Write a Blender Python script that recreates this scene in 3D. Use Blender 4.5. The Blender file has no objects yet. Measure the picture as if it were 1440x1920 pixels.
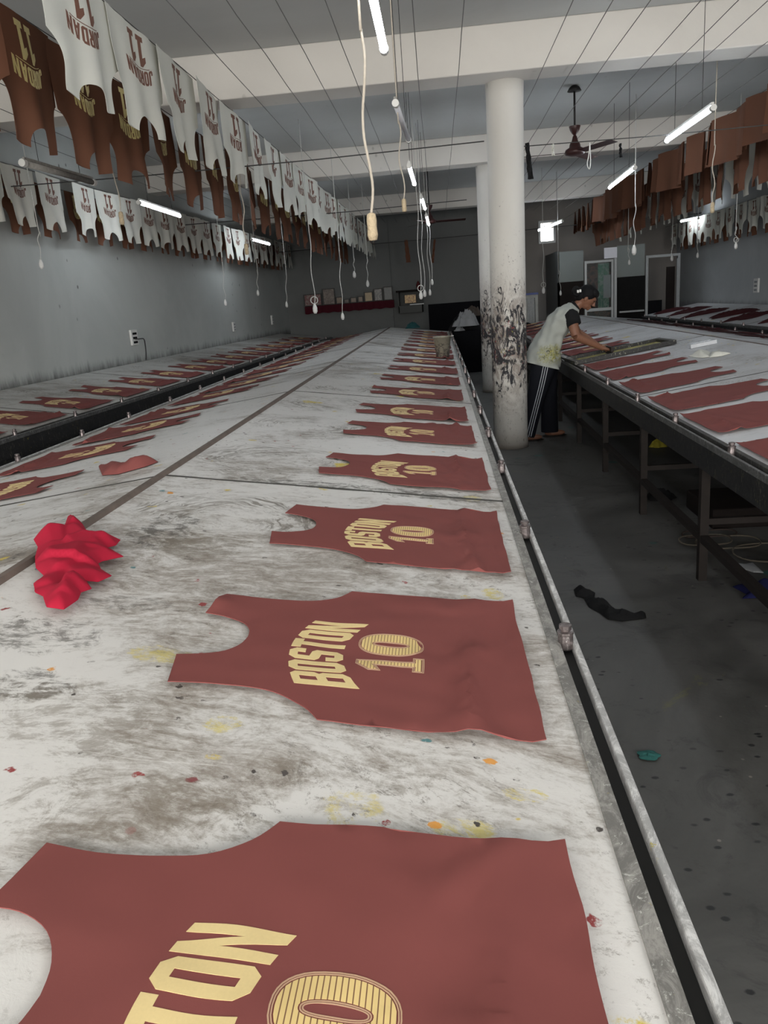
import bpy, bmesh, math, random
from mathutils import Vector, Matrix, noise
from mathutils.geometry import delaunay_2d_cdt
import numpy as np
random.seed(7)
PI = math.pi
SC = bpy.context.scene
COL = SC.collection

# ------------------------------------------------------------------ camera
F = 1450.0; CAMZ = 1.44
_dy = np.array([820.-720, 960-556., -F]); _dy /= np.linalg.norm(_dy)
_h = np.array([math.cos(.078), math.sin(.078), 0])
_up = np.cross(_h, _dy); _up /= np.linalg.norm(_up)
_ex = np.cross(_dy, _up)
RM = np.array([_ex, _dy, _up])
cd = bpy.data.cameras.new('camera'); cam = bpy.data.objects.new('camera', cd); COL.objects.link(cam)
cd.sensor_fit = 'VERTICAL'; cd.sensor_height = 24.0; cd.lens = F/1920*24.0
cd.clip_start = .02; cd.clip_end = 200
M4 = Matrix([list(RM[0])+[0], list(RM[1])+[0], list(RM[2])+[CAMZ], [0, 0, 0, 1]])
cam.matrix_world = M4
SC.camera = cam
def ray(x, y): return RM @ np.array([x-720., 960.-y, -F])
def atY(x, y, Y):
    d = ray(x, y); s = Y/d[1]; return Vector((d[0]*s, Y, CAMZ+d[2]*s))
def atZ(x, y, Z):
    d = ray(x, y); s = (Z-CAMZ)/d[2]; return Vector((d[0]*s, d[1]*s, Z))
def onP(x, y, z0, x0, t):          # plane z = z0 + t (X - x0)
    d = ray(x, y); s = (z0-t*x0-CAMZ)/(d[2]-t*d[0]); return Vector((d[0]*s, d[1]*s, CAMZ+d[2]*s))

# ------------------------------------------------------------------ world, exposure
W = bpy.data.worlds.new('world'); SC.world = W; W.use_nodes = True
bg = W.node_tree.nodes['Background']; bg.inputs[0].default_value = (1.0, .965, .91, 1); bg.inputs[1].default_value = 11.0
SC.view_settings.view_transform = 'Standard'; SC.view_settings.look = 'None'
SC.view_settings.gamma = 1; SC.view_settings.use_curve_mapping = False
SC.view_settings.exposure = 0.52
TUBE_POWER = 22.0
def portal(name, loc, rot, sx, sy):
    l = bpy.data.lights.new(name, 'AREA'); l.shape = 'RECTANGLE'; l.size = sx; l.size_y = sy
    l.cycles.is_portal = True
    o = bpy.data.objects.new(name, l); COL.objects.link(o); o.location = loc; o.rotation_euler = rot
    return o
portal('window_portal', (-1.6, -3.3, 1.95), (-PI/2, 0, PI), 3.6, 1.9)
portal('window_portal', (3.2, -3.3, 1.95), (-PI/2, 0, PI), 3.0, 1.9)

# ------------------------------------------------------------------ materials
def newmat(name):
    m = bpy.data.materials.new(name); m.use_nodes = True
    nt = m.node_tree; return m, nt, nt.nodes['Principled BSDF']
def hexc(r, g, b):
    f = lambda c: ((c/255+.055)/1.055)**2.4 if c > 10 else c/255/12.92
    return (f(r), f(g), f(b), 1)
def flat(name, col, rough=.7, metal=0., var=.12, vs=30., bump=0., spec=.5, scale3=None):
    m, nt, b = newmat(name); N = nt.nodes; L = nt.links
    tc = N.new('ShaderNodeTexCoord'); no = N.new('ShaderNodeTexNoise'); no.inputs['Scale'].default_value = vs; no.inputs['Detail'].default_value = 4
    if scale3:
        mp = N.new('ShaderNodeMapping'); mp.inputs['Scale'].default_value = scale3
        L.new(tc.outputs['Object'], mp.inputs[0]); L.new(mp.outputs[0], no.inputs['Vector'])
    else: L.new(tc.outputs['Object'], no.inputs['Vector'])
    mx = N.new('ShaderNodeMix'); mx.data_type = 'RGBA'
    mx.inputs[6].default_value = tuple(c*(1-var) for c in col[:3])+(1,)
    mx.inputs[7].default_value = tuple(min(1, c*(1+var)) for c in col[:3])+(1,)
    L.new(no.outputs[0], mx.inputs[0]); L.new(mx.outputs[2], b.inputs['Base Color'])
    b.inputs['Roughness'].default_value = rough; b.inputs['Metallic'].default_value = metal
    b.inputs['Specular IOR Level'].default_value = spec
    if bump:
        bp = N.new('ShaderNodeBump'); bp.inputs['Strength'].default_value = bump; bp.inputs['Distance'].default_value = .01
        L.new(no.outputs[0], bp.inputs['Height']); L.new(bp.outputs[0], b.inputs['Normal'])
    return m
class G:
    """tiny node-graph helper"""
    def __init__(s, nt): s.nt = nt; s.N = nt.nodes; s.L = nt.links
    def put(s, sock, v):
        if hasattr(v, 'is_output') or hasattr(v, 'links'): s.L.new(v, sock)
        elif v is not None: sock.default_value = v
    def tc(s, o='Object'): return s.N.new('ShaderNodeTexCoord').outputs[o]
    def map(s, v, scale=(1, 1, 1), rot=(0, 0, 0), loc=(0, 0, 0)):
        n = s.N.new('ShaderNodeMapping'); n.inputs['Scale'].default_value = scale; n.inputs['Rotation'].default_value = rot; n.inputs['Location'].default_value = loc
        s.L.new(v, n.inputs[0]); return n.outputs[0]
    def noise(s, v, sc=1., det=5., rough=.55, dist=0.):
        n = s.N.new('ShaderNodeTexNoise'); s.L.new(v, n.inputs['Vector'])
        n.inputs['Scale'].default_value = sc; n.inputs['Detail'].default_value = det; n.inputs['Roughness'].default_value = rough; n.inputs['Distortion'].default_value = dist
        return n.outputs[0]
    def ncol(s, v, sc): n = s.N.new('ShaderNodeTexNoise'); s.L.new(v, n.inputs['Vector']); n.inputs['Scale'].default_value = sc; n.inputs['Detail'].default_value = 3; return n.outputs['Color']
    def vor(s, v, sc, out='Distance', rnd=1.):
        n = s.N.new('ShaderNodeTexVoronoi'); s.L.new(v, n.inputs['Vector']); n.inputs['Scale'].default_value = sc; n.inputs['Randomness'].default_value = rnd
        return n.outputs[out]
    def m(s, op, a, b=None, c=None):
        n = s.N.new('ShaderNodeMath'); n.operation = op
        s.put(n.inputs[0], a)
        if b is not None: s.put(n.inputs[1], b)
        if c is not None: s.put(n.inputs[2], c)
        return n.outputs[0]
    def ss(s, v, lo, hi, a=0., b=1.):
        n = s.N.new('ShaderNodeMapRange'); n.interpolation_type = 'SMOOTHSTEP'
        s.put(n.inputs[0], v); n.inputs[1].default_value = lo; n.inputs[2].default_value = hi; n.inputs[3].default_value = a; n.inputs[4].default_value = b
        return n.outputs[0]
    def mix(s, f, a, b):
        n = s.N.new('ShaderNodeMix'); n.data_type = 'RGBA'; s.put(n.inputs[0], f); s.put(n.inputs[6], a); s.put(n.inputs[7], b); return n.outputs[2]
    def sep(s, v): n = s.N.new('ShaderNodeSeparateXYZ'); s.L.new(v, n.inputs[0]); return n.outputs
    def comb(s, x, y, z=0.):
        n = s.N.new('ShaderNodeCombineXYZ'); s.put(n.inputs[0], x); s.put(n.inputs[1], y); s.put(n.inputs[2], z); return n.outputs[0]
    def bump(s, h, st, d, b):
        n = s.N.new('ShaderNodeBump'); n.inputs['Strength'].default_value = st; n.inputs['Distance'].default_value = d; s.L.new(h, n.inputs['Height']); s.L.new(n.outputs[0], b.inputs['Normal'])

def mat_tabletop(name, dirt=1.0, swirl_x=-.80, period=.86, ph=.0, base=(.71, .70, .685, 1), spots=()):
    m, nt, b = newmat(name); g = G(nt); P = g.tc()
    xyz = g.sep(P)
    big = g.noise(P, .9, 4, .6, 1.2)
    # wiped streaks running roughly across the table, broken up
    wv = nt.nodes.new('ShaderNodeVectorMath'); wv.operation = 'SCALE'; nt.links.new(g.ncol(P, 1.1), wv.inputs[0]); wv.inputs['Scale'].default_value = .5
    wa = nt.nodes.new('ShaderNodeVectorMath'); wa.operation = 'ADD'; nt.links.new(P, wa.inputs[0]); nt.links.new(wv.outputs[0], wa.inputs[1]); PW = wa.outputs[0]
    st1 = g.noise(g.map(PW, (1.8, 4.2, 1), (0, 0, .25)), 2.6, 12, .82, .5)
    st2 = g.noise(g.map(PW, (8, 26, 1), (0, 0, -.35)), 1.8, 9, .80, .3)
    fine = g.noise(P, 46, 6, .75, .6)
    gr = g.m('ADD', g.m('MULTIPLY', big, .75), g.m('ADD', g.m('MULTIPLY', st1, .75), g.m('MULTIPLY', st2, .30)))
    gr = g.m('ADD', gr, g.m('MULTIPLY', fine, .28))
    a = g.ss(gr, 1.02, 1.24)
    a = g.m('MULTIPLY', a, .72*dirt)
    sc2 = g.m('MULTIPLY', g.ss(g.noise(g.map(PW, (9, 15, 1), (0, 0, .9)), 2.6, 10, .88, .2), .54, .60), g.ss(g.noise(P, 1.7, 4, .6), .40, .60))
    a2 = g.m('MULTIPLY', g.ss(g.m('ADD', gr, g.m('MULTIPLY', g.noise(P, 14, 8, .8, 2.), .5)), 1.46, 1.60), .75*dirt)
    # wiped arcs beside each neck opening
    yy = g.m('SUBTRACT', g.m('FRACT', g.m('DIVIDE', g.m('ADD', xyz[1], ph), period)), .5)
    yy = g.m('MULTIPLY', yy, period)
    xx = g.m('SUBTRACT', xyz[0], swirl_x)
    r = g.m('SQRT', g.m('ADD', g.m('MULTIPLY', xx, xx), g.m('MULTIPLY', yy, yy)))
    an = g.m('ARCTAN2', yy, xx)
    r2 = g.m('ADD', r, g.m('MULTIPLY', g.noise(P, 3.2, 3), .24))
    rn = g.noise(g.comb(g.m('MULTIPLY', r2, 52), g.m('MULTIPLY', an, 1.5), g.m('FLOOR', g.m('DIVIDE', g.m('ADD', xyz[1], ph), period))), 1.0, 7, .75, .4)
    rmask = g.m('MULTIPLY', g.ss(r, .06, .12), g.m('MULTIPLY', g.ss(r, .38, .25), g.ss(xyz[1], 1.6, 2.0)))
    rmask = g.m('MULTIPLY', rmask, g.ss(g.noise(P, 2.3, 4), .42, .56))
    sw = g.m('MULTIPLY', g.m('MULTIPLY', g.ss(rn, .47, .58), rmask), .75*dirt)
    c = g.mix(g.ss(big, .35, .65), base, tuple(v*.92 for v in base[:3])+(1,))
    c = g.mix(a, c, (.235, .20, .165, 1))
    c = g.mix(a2, c, (.105, .095, .085, 1))
    c = g.mix(sw, c, (.17, .15, .125, 1))
    c = g.mix(g.m('MULTIPLY', sc2, .62*dirt), c, (.17, .15, .13, 1))
    for (sx, sy, rx, ry, colr, st, fr) in spots:
        dx = g.m('MULTIPLY', g.m('SUBTRACT', xyz[0], sx), 1/rx); dyy = g.m('MULTIPLY', g.m('SUBTRACT', xyz[1], sy), 1/ry)
        dd = g.m('SQRT', g.m('ADD', g.m('MULTIPLY', dx, dx), g.m('MULTIPLY', dyy, dyy)))
        nn = g.noise(g.map(P, (1, 1, 1), (0, 0, 0), (sx*9, sy*5, 0)), fr, 8, .78, 1.)
        k = g.ss(g.m('SUBTRACT', g.m('ADD', nn, .45), g.m('MULTIPLY', dd, .55)), .52, .62)
        if rx > .07: k = g.m('MULTIPLY', k, g.ss(g.m('ADD', g.m('MULTIPLY', st2, .5), g.m('MULTIPLY', g.noise(P, 16, 8, .8, 1.), .6)), .50, .62))
        elif rx > .02: k = g.m('MULTIPLY', k, g.ss(g.noise(g.map(PW, (9, 15, 1)), 2.2, 8, .85), .44, .58))
        c = g.mix(g.m('MULTIPLY', k, st), c, colr)
    # white scratches
    sc = g.noise(g.map(P, (4, 60, 1), (0, 0, .7)), 1.5, 5, .7, .8)
    c = g.mix(g.m('MULTIPLY', g.ss(sc, .62, .68), .5), c, (.75, .74, .72, 1))
    # paint specks
    def specks(c, scale, thr, pick, colr, w=0.):
        Pw = g.map(P, (1, 1, 1), (0, 0, w), (w*7, w*3, w))
        n = nt.nodes.new('ShaderNodeVectorMath'); n.operation = 'ADD'; nt.links.new(Pw, n.inputs[0])
        v2 = nt.nodes.new('ShaderNodeVectorMath'); v2.operation = 'SCALE'; nt.links.new(g.ncol(P, scale*2.6), v2.inputs[0]); v2.inputs['Scale'].default_value = .55/scale
        nt.links.new(v2.outputs[0], n.inputs[1])
        vd = g.vor(n.outputs[0], scale); vc = g.sep(g.vor(n.outputs[0], scale, 'Color'))[0]
        k = g.m('MULTIPLY', g.ss(vd, thr, thr*.75), g.ss(vc, pick, pick+.01))
        return g.mix(g.m('MULTIPLY', k, g.ss(g.noise(P, 30, 5, .8), .38, .52)), c, colr)
    c = specks(c, 3.2, .20, .80, (.62, .50, .08, 1), .3)
    c = specks(c, 9., .16, .86, (.60, .47, .10, 1), .9)
    c = specks(c, 13., .14, .90, (.10, .24, .26, 1), 1.7)
    c = specks(c, 15., .14, .90, (.30, .05, .05, 1), 2.3)
    c = specks(c, 24., .16, .80, (.07, .06, .055, 1), 2.9)
    c = specks(c, 11., .13, .92, (.70, .30, .04, 1), 3.7)
    nt.links.new(c, b.inputs['Base Color'])
    nt.links.new(g.ss(gr, .9, 1.4, .42, .62), b.inputs['Roughness'])
    b.inputs['Specular IOR Level'].default_value = .45
    g.bump(fine, .12, .004, b)
    return m

def mat_plaster(name, col, grime=0.6, band=None, spots=.5, splat=False, blotch=.10, rough=.75):
    m, nt, b = newmat(name); g = G(nt); P = g.tc(); xyz = g.sep(P)
    big = g.noise(P, .55, 5, .6, .8)
    c = g.mix(g.ss(big, .3, .7), tuple(v*(1-blotch) for v in col[:3])+(1,), tuple(min(1, v*(1+blotch)) for v in col[:3])+(1,))
    if band:
        lo, hi = band
        drip = g.noise(g.map(P, (6, 6, 1.0)), 1.6, 6, .7, .5)
        k = g.m('MULTIPLY', g.ss(g.m('SUBTRACT', xyz[2], g.m('MULTIPLY', g.m('SUBTRACT', drip, .5), (hi-lo)*1.7)), hi, lo), grime)
        c = g.mix(k, c, (.06, .06, .055, 1))
    sp = g.m('MULTIPLY', g.m('MULTIPLY', g.ss(g.vor(g.map(P, (1, 1, .8)), 5.5), .13, .05), g.ss(g.noise(P, 1.1, 3), .5, .6)), spots)
    c = g.mix(sp, c, (.07, .065, .06, 1))
    if splat:
        zz = xyz[2]
        zone = g.m('MULTIPLY', g.ss(zz, .05, .95), g.ss(zz, 1.75, 1.05))
        zn = g.m('ADD', g.m('MULTIPLY', zone, .20), -.10)
        s1 = g.noise(g.map(P, (3, 3, 1.4)), 4.5, 9, .72, 1.5)
        k = g.ss(g.m('ADD', s1, zn), .565, .60)
        k = g.m('MULTIPLY', k, g.ss(zz, 2.5, 1.9))
        c = g.mix(g.m('MULTIPLY', zone, g.m('MULTIPLY', g.ss(g.noise(g.map(P, (1.5, 1.5, 1)), 4., 7, .75, 1.), .38, .60), .85)), c, (.17, .125, .10, 1))
        c = g.mix(k, c, (.025, .025, .03, 1))
        k = g.m('MULTIPLY', g.m('MULTIPLY', g.ss(g.noise(g.map(P, (5, 5, 2.2), (0, 0, .5)), 9, 6, .75, 1.2), .60, .64), g.ss(zz, 2.1, 1.5)), .85)
        c = g.mix(k, c, (.05, .045, .045, 1))
        s2 = g.noise(g.map(P, (3, 3, 2), (0, 0, 1), (3, 1, 2)), 5.5, 7, .7, 2.)
        c = g.mix(g.m('MULTIPLY', g.ss(g.m('ADD', s2, zn), .70, .73), .7), c, (.28, .04, .04, 1))
        s3 = g.noise(g.map(P, (3, 3, 2), (0, 0, 2), (9, 1, 2)), 6.5, 7, .7, 2.)
        c = g.mix(g.m('MULTIPLY', g.ss(g.m('ADD', s3, zn), .71, .74), .7), c, (.35, .33, .05, 1))
        c = g.mix(g.ss(zz, .22, .0, 0, .7), c, (.16, .13, .10, 1))
    nt.links.new(c, b.inputs['Base Color']); b.inputs['Roughness'].default_value = rough
    g.bump(g.noise(P, 7, 6, .7), .15, .02, b)
    return m

def mat_floor():
    m, nt, b = newmat('stained_concrete'); g = G(nt); P = g.tc(); xyz = g.sep(P)
    big = g.noise(P, .7, 6, .65, 1.)
    c = g.mix(g.ss(big, .35, .68), (.062, .061, .058, 1), (.135, .134, .130, 1))
    c = g.mix(g.ss(g.noise(P, 4, 8, .75, 1.), .52, .66, 0, .6), c, (.035, .034, .034, 1))
    c = g.mix(g.m('MULTIPLY', g.ss(g.m('ADD', g.vor(g.map(P, (1, 1.6, 1)), 13), g.m('MULTIPLY', g.noise(P, 40, 4), .25)), .30, .22), g.ss(g.noise(P, 2, 3), .46, .56)), c, (.018, .018, .02, 1))
    c = g.mix(g.m('MULTIPLY', g.ss(g.vor(g.map(P, (1, 1, 1), (0, 0, .6)), 17), .11, .06), g.ss(g.noise(P, 3, 3), .56, .6)), c, (.24, .22, .2, 1))
    c = g.mix(g.m('MULTIPLY', g.ss(g.vor(g.map(P, (1, 1, 1), (0, 0, .9)), 2.2), .10, .07), .7), c, (.02, .11, .10, 1))
    c = g.mix(g.m('MULTIPLY', g.ss(g.noise(P, 1.3, 8, .8, 2.), .60, .66), .35), c, (.17, .16, .04, 1))
    nt.links.new(c, b.inputs['Base Color'])
    nt.links.new(g.ss(big, .3, .7, .45, .7), b.inputs['Roughness'])
    g.bump(g.noise(P, 9, 7, .7), .25, .01, b)
    return m

def mat_grimy_metal(name, base, streak, rough=.45, metal=.6):
    m, nt, b = newmat(name); g = G(nt); P = g.tc()
    n = g.noise(g.map(P, (1, .5, 1)), 22, 8, .8, 1.5)
    c = g.mix(g.ss(n, .42, .62), base, tuple(v*1.9 for v in base[:3])+(1,))
    k = g.ss(g.noise(g.map(P, (8, 8, 2)), 7, 7, .8, 1.2), .575, .63)
    c = g.mix(k, c, streak)
    k = g.m('MULTIPLY', g.ss(g.noise(g.map(P, (3, 3, 1), (0, 0, 0), (4, 4, 4)), 8, 5, .8, 1.2), .66, .69), .8)
    c = g.mix(k, c, (.5, .42, .06, 1))
    nt.links.new(c, b.inputs['Base Color']); b.inputs['Roughness'].default_value = rough; b.inputs['Metallic'].default_value = metal
    g.bump(n, .3, .003, b)
    return m

def mat_fabric(name, col, rough=.85, sheen=.0, var=.06, trans=0.):
    m, nt, b = newmat(name); g = G(nt); P = g.tc()
    n = g.noise(P, 5, 3); w = g.noise(g.map(P, (1, 1, 1)), 900, 2)
    c = g.mix(n, tuple(v*(1-var) for v in col[:3])+(1,), tuple(min(1, v*(1+var)) for v in col[:3])+(1,))
    nt.links.new(c, b.inputs['Base Color']); b.inputs['Roughness'].default_value = rough
    b.inputs['Specular IOR Level'].default_value = .2
    g.bump(w, .08, .001, b)
    if trans:
        tr = nt.nodes.new('ShaderNodeBsdfTranslucent'); nt.links.new(c, tr.inputs[0])
        mx = nt.nodes.new('ShaderNodeMixShader'); mx.inputs[0].default_value = trans
        out = nt.nodes['Material Output']
        nt.links.new(b.outputs[0], mx.inputs[1]); nt.links.new(tr.outputs[0], mx.inputs[2]); nt.links.new(mx.outputs[0], out.inputs[0])
    return m
def mat_pinstripe():
    m, nt, b = newmat('pinstriped_gold_print'); g = G(nt); P = g.tc(); y = g.sep(P)[1]
    f = g.m('FRACT', g.m('MULTIPLY', y, 1/.0063))
    k = g.ss(g.m('ABSOLUTE', g.m('SUBTRACT', f, .5)), .08, .13)
    c = g.mix(k, (.20, .10, .05, 1), (.74, .56, .24, 1))
    nt.links.new(c, b.inputs['Base Color']); b.inputs['Roughness'].default_value = .6
    return m
def mat_emit(name, col, st):
    m, nt, b = newmat(name); b.inputs['Base Color'].default_value = (.9, .9, .9, 1)
    b.inputs['Emission Color'].default_value = col; b.inputs['Emission Strength'].default_value = st
    return m
MT = {}
_Y = (.62, .52, .10, 1); _D = (.10, .092, .082, 1); _B = (.20, .17, .135, 1)
SPOTS = [(-.56, 1.30, .07, .045, _Y, .6, 18), (-.38, 1.083, .04, .035, _Y, .7, 20), (-.15, .908, .06, .05, _Y, .6, 18), (.095, 1.76, .035, .05, _Y, .8, 20), (.083, 2.67, .05, .06, _Y, .7, 18), (.0, .885, .05, .03, _Y, .7, 20), (.087, .975, .04, .02, _Y, .8, 22),
         (.042, 1.05, .016, .012, (.75, .32, .03, 1), .9, 24), (-.042, .889, .014, .01, (.75, .32, .03, 1), .9, 24), (-.384, .935, .014, .010, (.20, .02, .03, 1), .9, 24),
         (-.80, 2.03, .12, .22, _D, .85, 9), (-.80, 1.34, .16, .10, _D, .75, 11), (-.74, 1.15, .12, .07, _D, .8, 14), (-.70, 1.52, .16, .06, _D, .6, 11), (-.64, 1.95, .20, .14, _B, .7, 7), (-.44, .87, .24, .10, _B, .6, 8), (-.62, 1.07, .3, .14, _B, .55, 7), (-.15, .98, .22, .05, _B, .5, 9), (-.35, 2.70, .60, .06, _D, .9, 10), (.0, 2.64, .3, .03, _D, .8, 12), (-.72, 2.83, .2, .22, _B, .6, 8), (-.6, 3.7, .25, .2, _B, .5, 8)]
MT['top'] = mat_tabletop('worn_white_tabletop', 1.2, -.68, .86, -.04, spots=SPOTS)
MT['topL'] = mat_tabletop('worn_white_tabletop_by_wall', 1.0, -.85, .86, .1, (.56, .56, .54, 1))
MT['topR'] = mat_tabletop('smooth_white_tabletop', .55, .8, .9, .1, (.62, .63, .65, 1))
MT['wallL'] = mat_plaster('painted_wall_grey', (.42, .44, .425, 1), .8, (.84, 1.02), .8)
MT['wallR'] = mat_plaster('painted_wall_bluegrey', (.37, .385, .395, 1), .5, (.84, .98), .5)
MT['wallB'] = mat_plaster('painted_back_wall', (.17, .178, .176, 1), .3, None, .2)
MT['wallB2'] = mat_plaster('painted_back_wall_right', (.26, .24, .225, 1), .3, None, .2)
MT['ceil'] = mat_plaster('shaded_ceiling_plaster', (.52, .535, .53, 1), .0, None, .15, blotch=.05)  # same paint as the beams, its weaker light put into the colour
MT['beam'] = mat_plaster('beam_plaster', (.69, .665, .625, 1), .0, None, .3, blotch=.05)
MT['col'] = mat_plaster('column_splattered_paint', (.66, .645, .61, 1), .0, None, .3, splat=True, blotch=.04)
MT['floor'] = mat_floor()
MT['rail'] = mat_grimy_metal('grimy_steel_rail', (.19, .185, .175, 1), (.6, .6, .57, 1), .5, .25)
MT['railbright'] = mat_grimy_metal('scraped_steel_rail', (.42, .42, .42, 1), (.7, .7, .68, 1), .42, .35)
MT['raildark'] = mat_grimy_metal('dark_grimy_rail', (.035, .034, .032, 1), (.3, .3, .28, 1), .5, .3)
MT['raildark2'] = mat_grimy_metal('dark_scraped_rail', (.10, .10, .10, 1), (.5, .5, .48, 1), .4, .5)
MT['apron'] = mat_grimy_metal('black_painted_apron', (.012, .012, .013, 1), (.16, .15, .11, 1), .5, .2)
MT['slot'] = flat('black_rubber', (.006, .006, .006, 1), .7)
MT['leg'] = flat('rusty_dark_steel', (.020, .015, .013, 1), .6, .4, .4, 18)
MT['strip'] = flat('brown_wooden_ridge', (.13, .10, .085, 1), .7, 0, .45, 14, .3)
MT['seam'] = flat('dark_joint_filler', (.06, .058, .052, 1), .8, 0, .6, 40)
MT['knob'] = mat_grimy_metal('paint_crusted_metal_stop', (.19, .165, .165, 1), (.62, .6, .58, 1), .28, .8)
MT['maroon'] = mat_fabric('maroon_jersey_fabric', (.205, .062, .057, 1), .8)
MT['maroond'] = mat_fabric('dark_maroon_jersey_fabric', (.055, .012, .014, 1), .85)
MT['gold'] = flat('matte_gold_print', (.72, .57, .28, 1), .6, 0, .06, 300)
MT['goldline'] = flat('pale_gold_outline', (.52, .34, .22, 1), .6, 0, .06, 300)
MT['pin'] = mat_pinstripe()
MT['white'] = mat_fabric('cream_white_jersey_fabric', (.78, .78, .72, 1), .85, trans=.25)
MT['brown'] = mat_fabric('brown_jersey_fabric', (.20, .090, .055, 1), .8, trans=.32)
MT['foil'] = flat('shiny_gold_foil', (.78, .66, .30, 1), .35, .45, .15, 120)
MT['brownprint'] = flat('brown_ink_print', (.17, .075, .05, 1), .7, 0, .1, 200)
MT['red'] = mat_fabric('red_cloth', (.36, .010, .033, 1), .8)
MT['blackcloth'] = mat_fabric('black_cloth', (.012, .012, .013, 1), .9)
MT['bluecloth'] = mat_fabric('navy_blue_cloth', (.012, .014, .07, 1), .9)
MT['whitecloth'] = mat_fabric('white_cloth', (.70, .70, .64, 1), .9)
MT['greycloth'] = mat_fabric('grey_white_cloth', (.30, .31, .32, 1), .9)
MT['rope'] = flat('dirty_white_cord', (.50, .45, .38, 1), .85, 0, .2, 60)
MT['cordw'] = flat('white_cord', (.55, .55, .53, 1), .8, 0, .1, 60)
MT['tape'] = flat('taped_rope_end', (.52, .42, .28, 1), .8, 0, .35, 80, .6)
MT['plast'] = flat('white_plastic', (.72, .72, .70, 1), .4, 0, .05)
MT['wire'] = flat('dark_wire', (.05, .05, .05, 1), .7); MT['gwire'] = flat('grey_wire', (.16, .16, .16, 1), .7)
MT['fan'] = flat('brown_enamel_fan', (.045, .015, .014, 1), .4, .1, .1)
MT['darkm'] = flat('dark_metal', (.03, .028, .028, 1), .5, .5)
MT['tube'] = mat_emit('lit_tube', (.86, .93, 1, 1), TUBE_POWER)
MT['tubeoff'] = flat('unlit_tube', (.62, .63, .68, 1), .3)
MT['dustyfix'] = flat('dusty_grey_fixture', (.30, .29, .27, 1), .9, 0, .4, 30)
MT['skin'] = flat('brown_skin', (.22, .10, .06, 1), .55, 0, .08, 20)
MT['hair'] = flat('black_hair', (.004, .004, .005, 1), .65, 0, .3, 60, .3, spec=.2, scale3=(1, 6, 6))
MT['trousers'] = mat_fabric('black_trousers', (.008, .009, .014, 1), .85)
MT['stripe'] = flat('white_stripe', (.5, .52, .58, 1), .8)
MT['alu'] = flat('aluminium_frame', (.32, .34, .35, 1), .4, .6, .1)
MT['panelgrey'] = flat('grey_green_laminate', (.19, .215, .21, 1), .5, 0, .08, 3)
MT['panelshade'] = flat('shaded_side_laminate', (.075, .085, .085, 1), .5, 0, .1, 3)  # panel laminate darkened: shade of the booth's side put into the colour
MT['panelbrown'] = flat('brown_board', (.018, .014, .013, 1), .85, 0, .3, 5, spec=.15)
MT['black'] = flat('black_board', (.005, .005, .007, 1), .85, spec=.15)
MT['redlace'] = mat_fabric('dark_red_shelf_cloth', (.075, .010, .018, 1), .9)
MT['framew'] = flat('dark_picture_frame', (.02, .016, .014, 1), .5)
MT['blueplast'] = flat('blue_plastic', (.02, .05, .25, 1), .4)

# ------------------------------------------------------------------ object helpers
def tag(o, label=None, cat=None, group=None, kind=None):
    if label: o['label'] = label
    if cat: o['category'] = cat
    if group: o['group'] = group
    if kind: o['kind'] = kind
    return o
def mesh_of(name, V, Fc, mat, smooth=False):
    me = bpy.data.meshes.new(name); me.from_pydata([tuple(v) for v in V], [], [tuple(f) for f in Fc]); me.validate(); me.update()
    if smooth:
        for p in me.polygons: p.use_smooth = True
    if mat: me.materials.append(mat)
    return me
def ob(name, me, parent=None, loc=None, rot=None):
    o = bpy.data.objects.new(name, me); COL.objects.link(o)
    if loc is not None: o.location = loc
    if rot is not None: o.rotation_euler = rot
    if parent: o.parent = parent
    return o
def empty(name, loc=(0, 0, 0), rz=0.):
    o = bpy.data.objects.new(name, None); COL.objects.link(o); o.location = loc; o.rotation_euler = (0, 0, rz); o.empty_display_size = .1; return o
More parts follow.
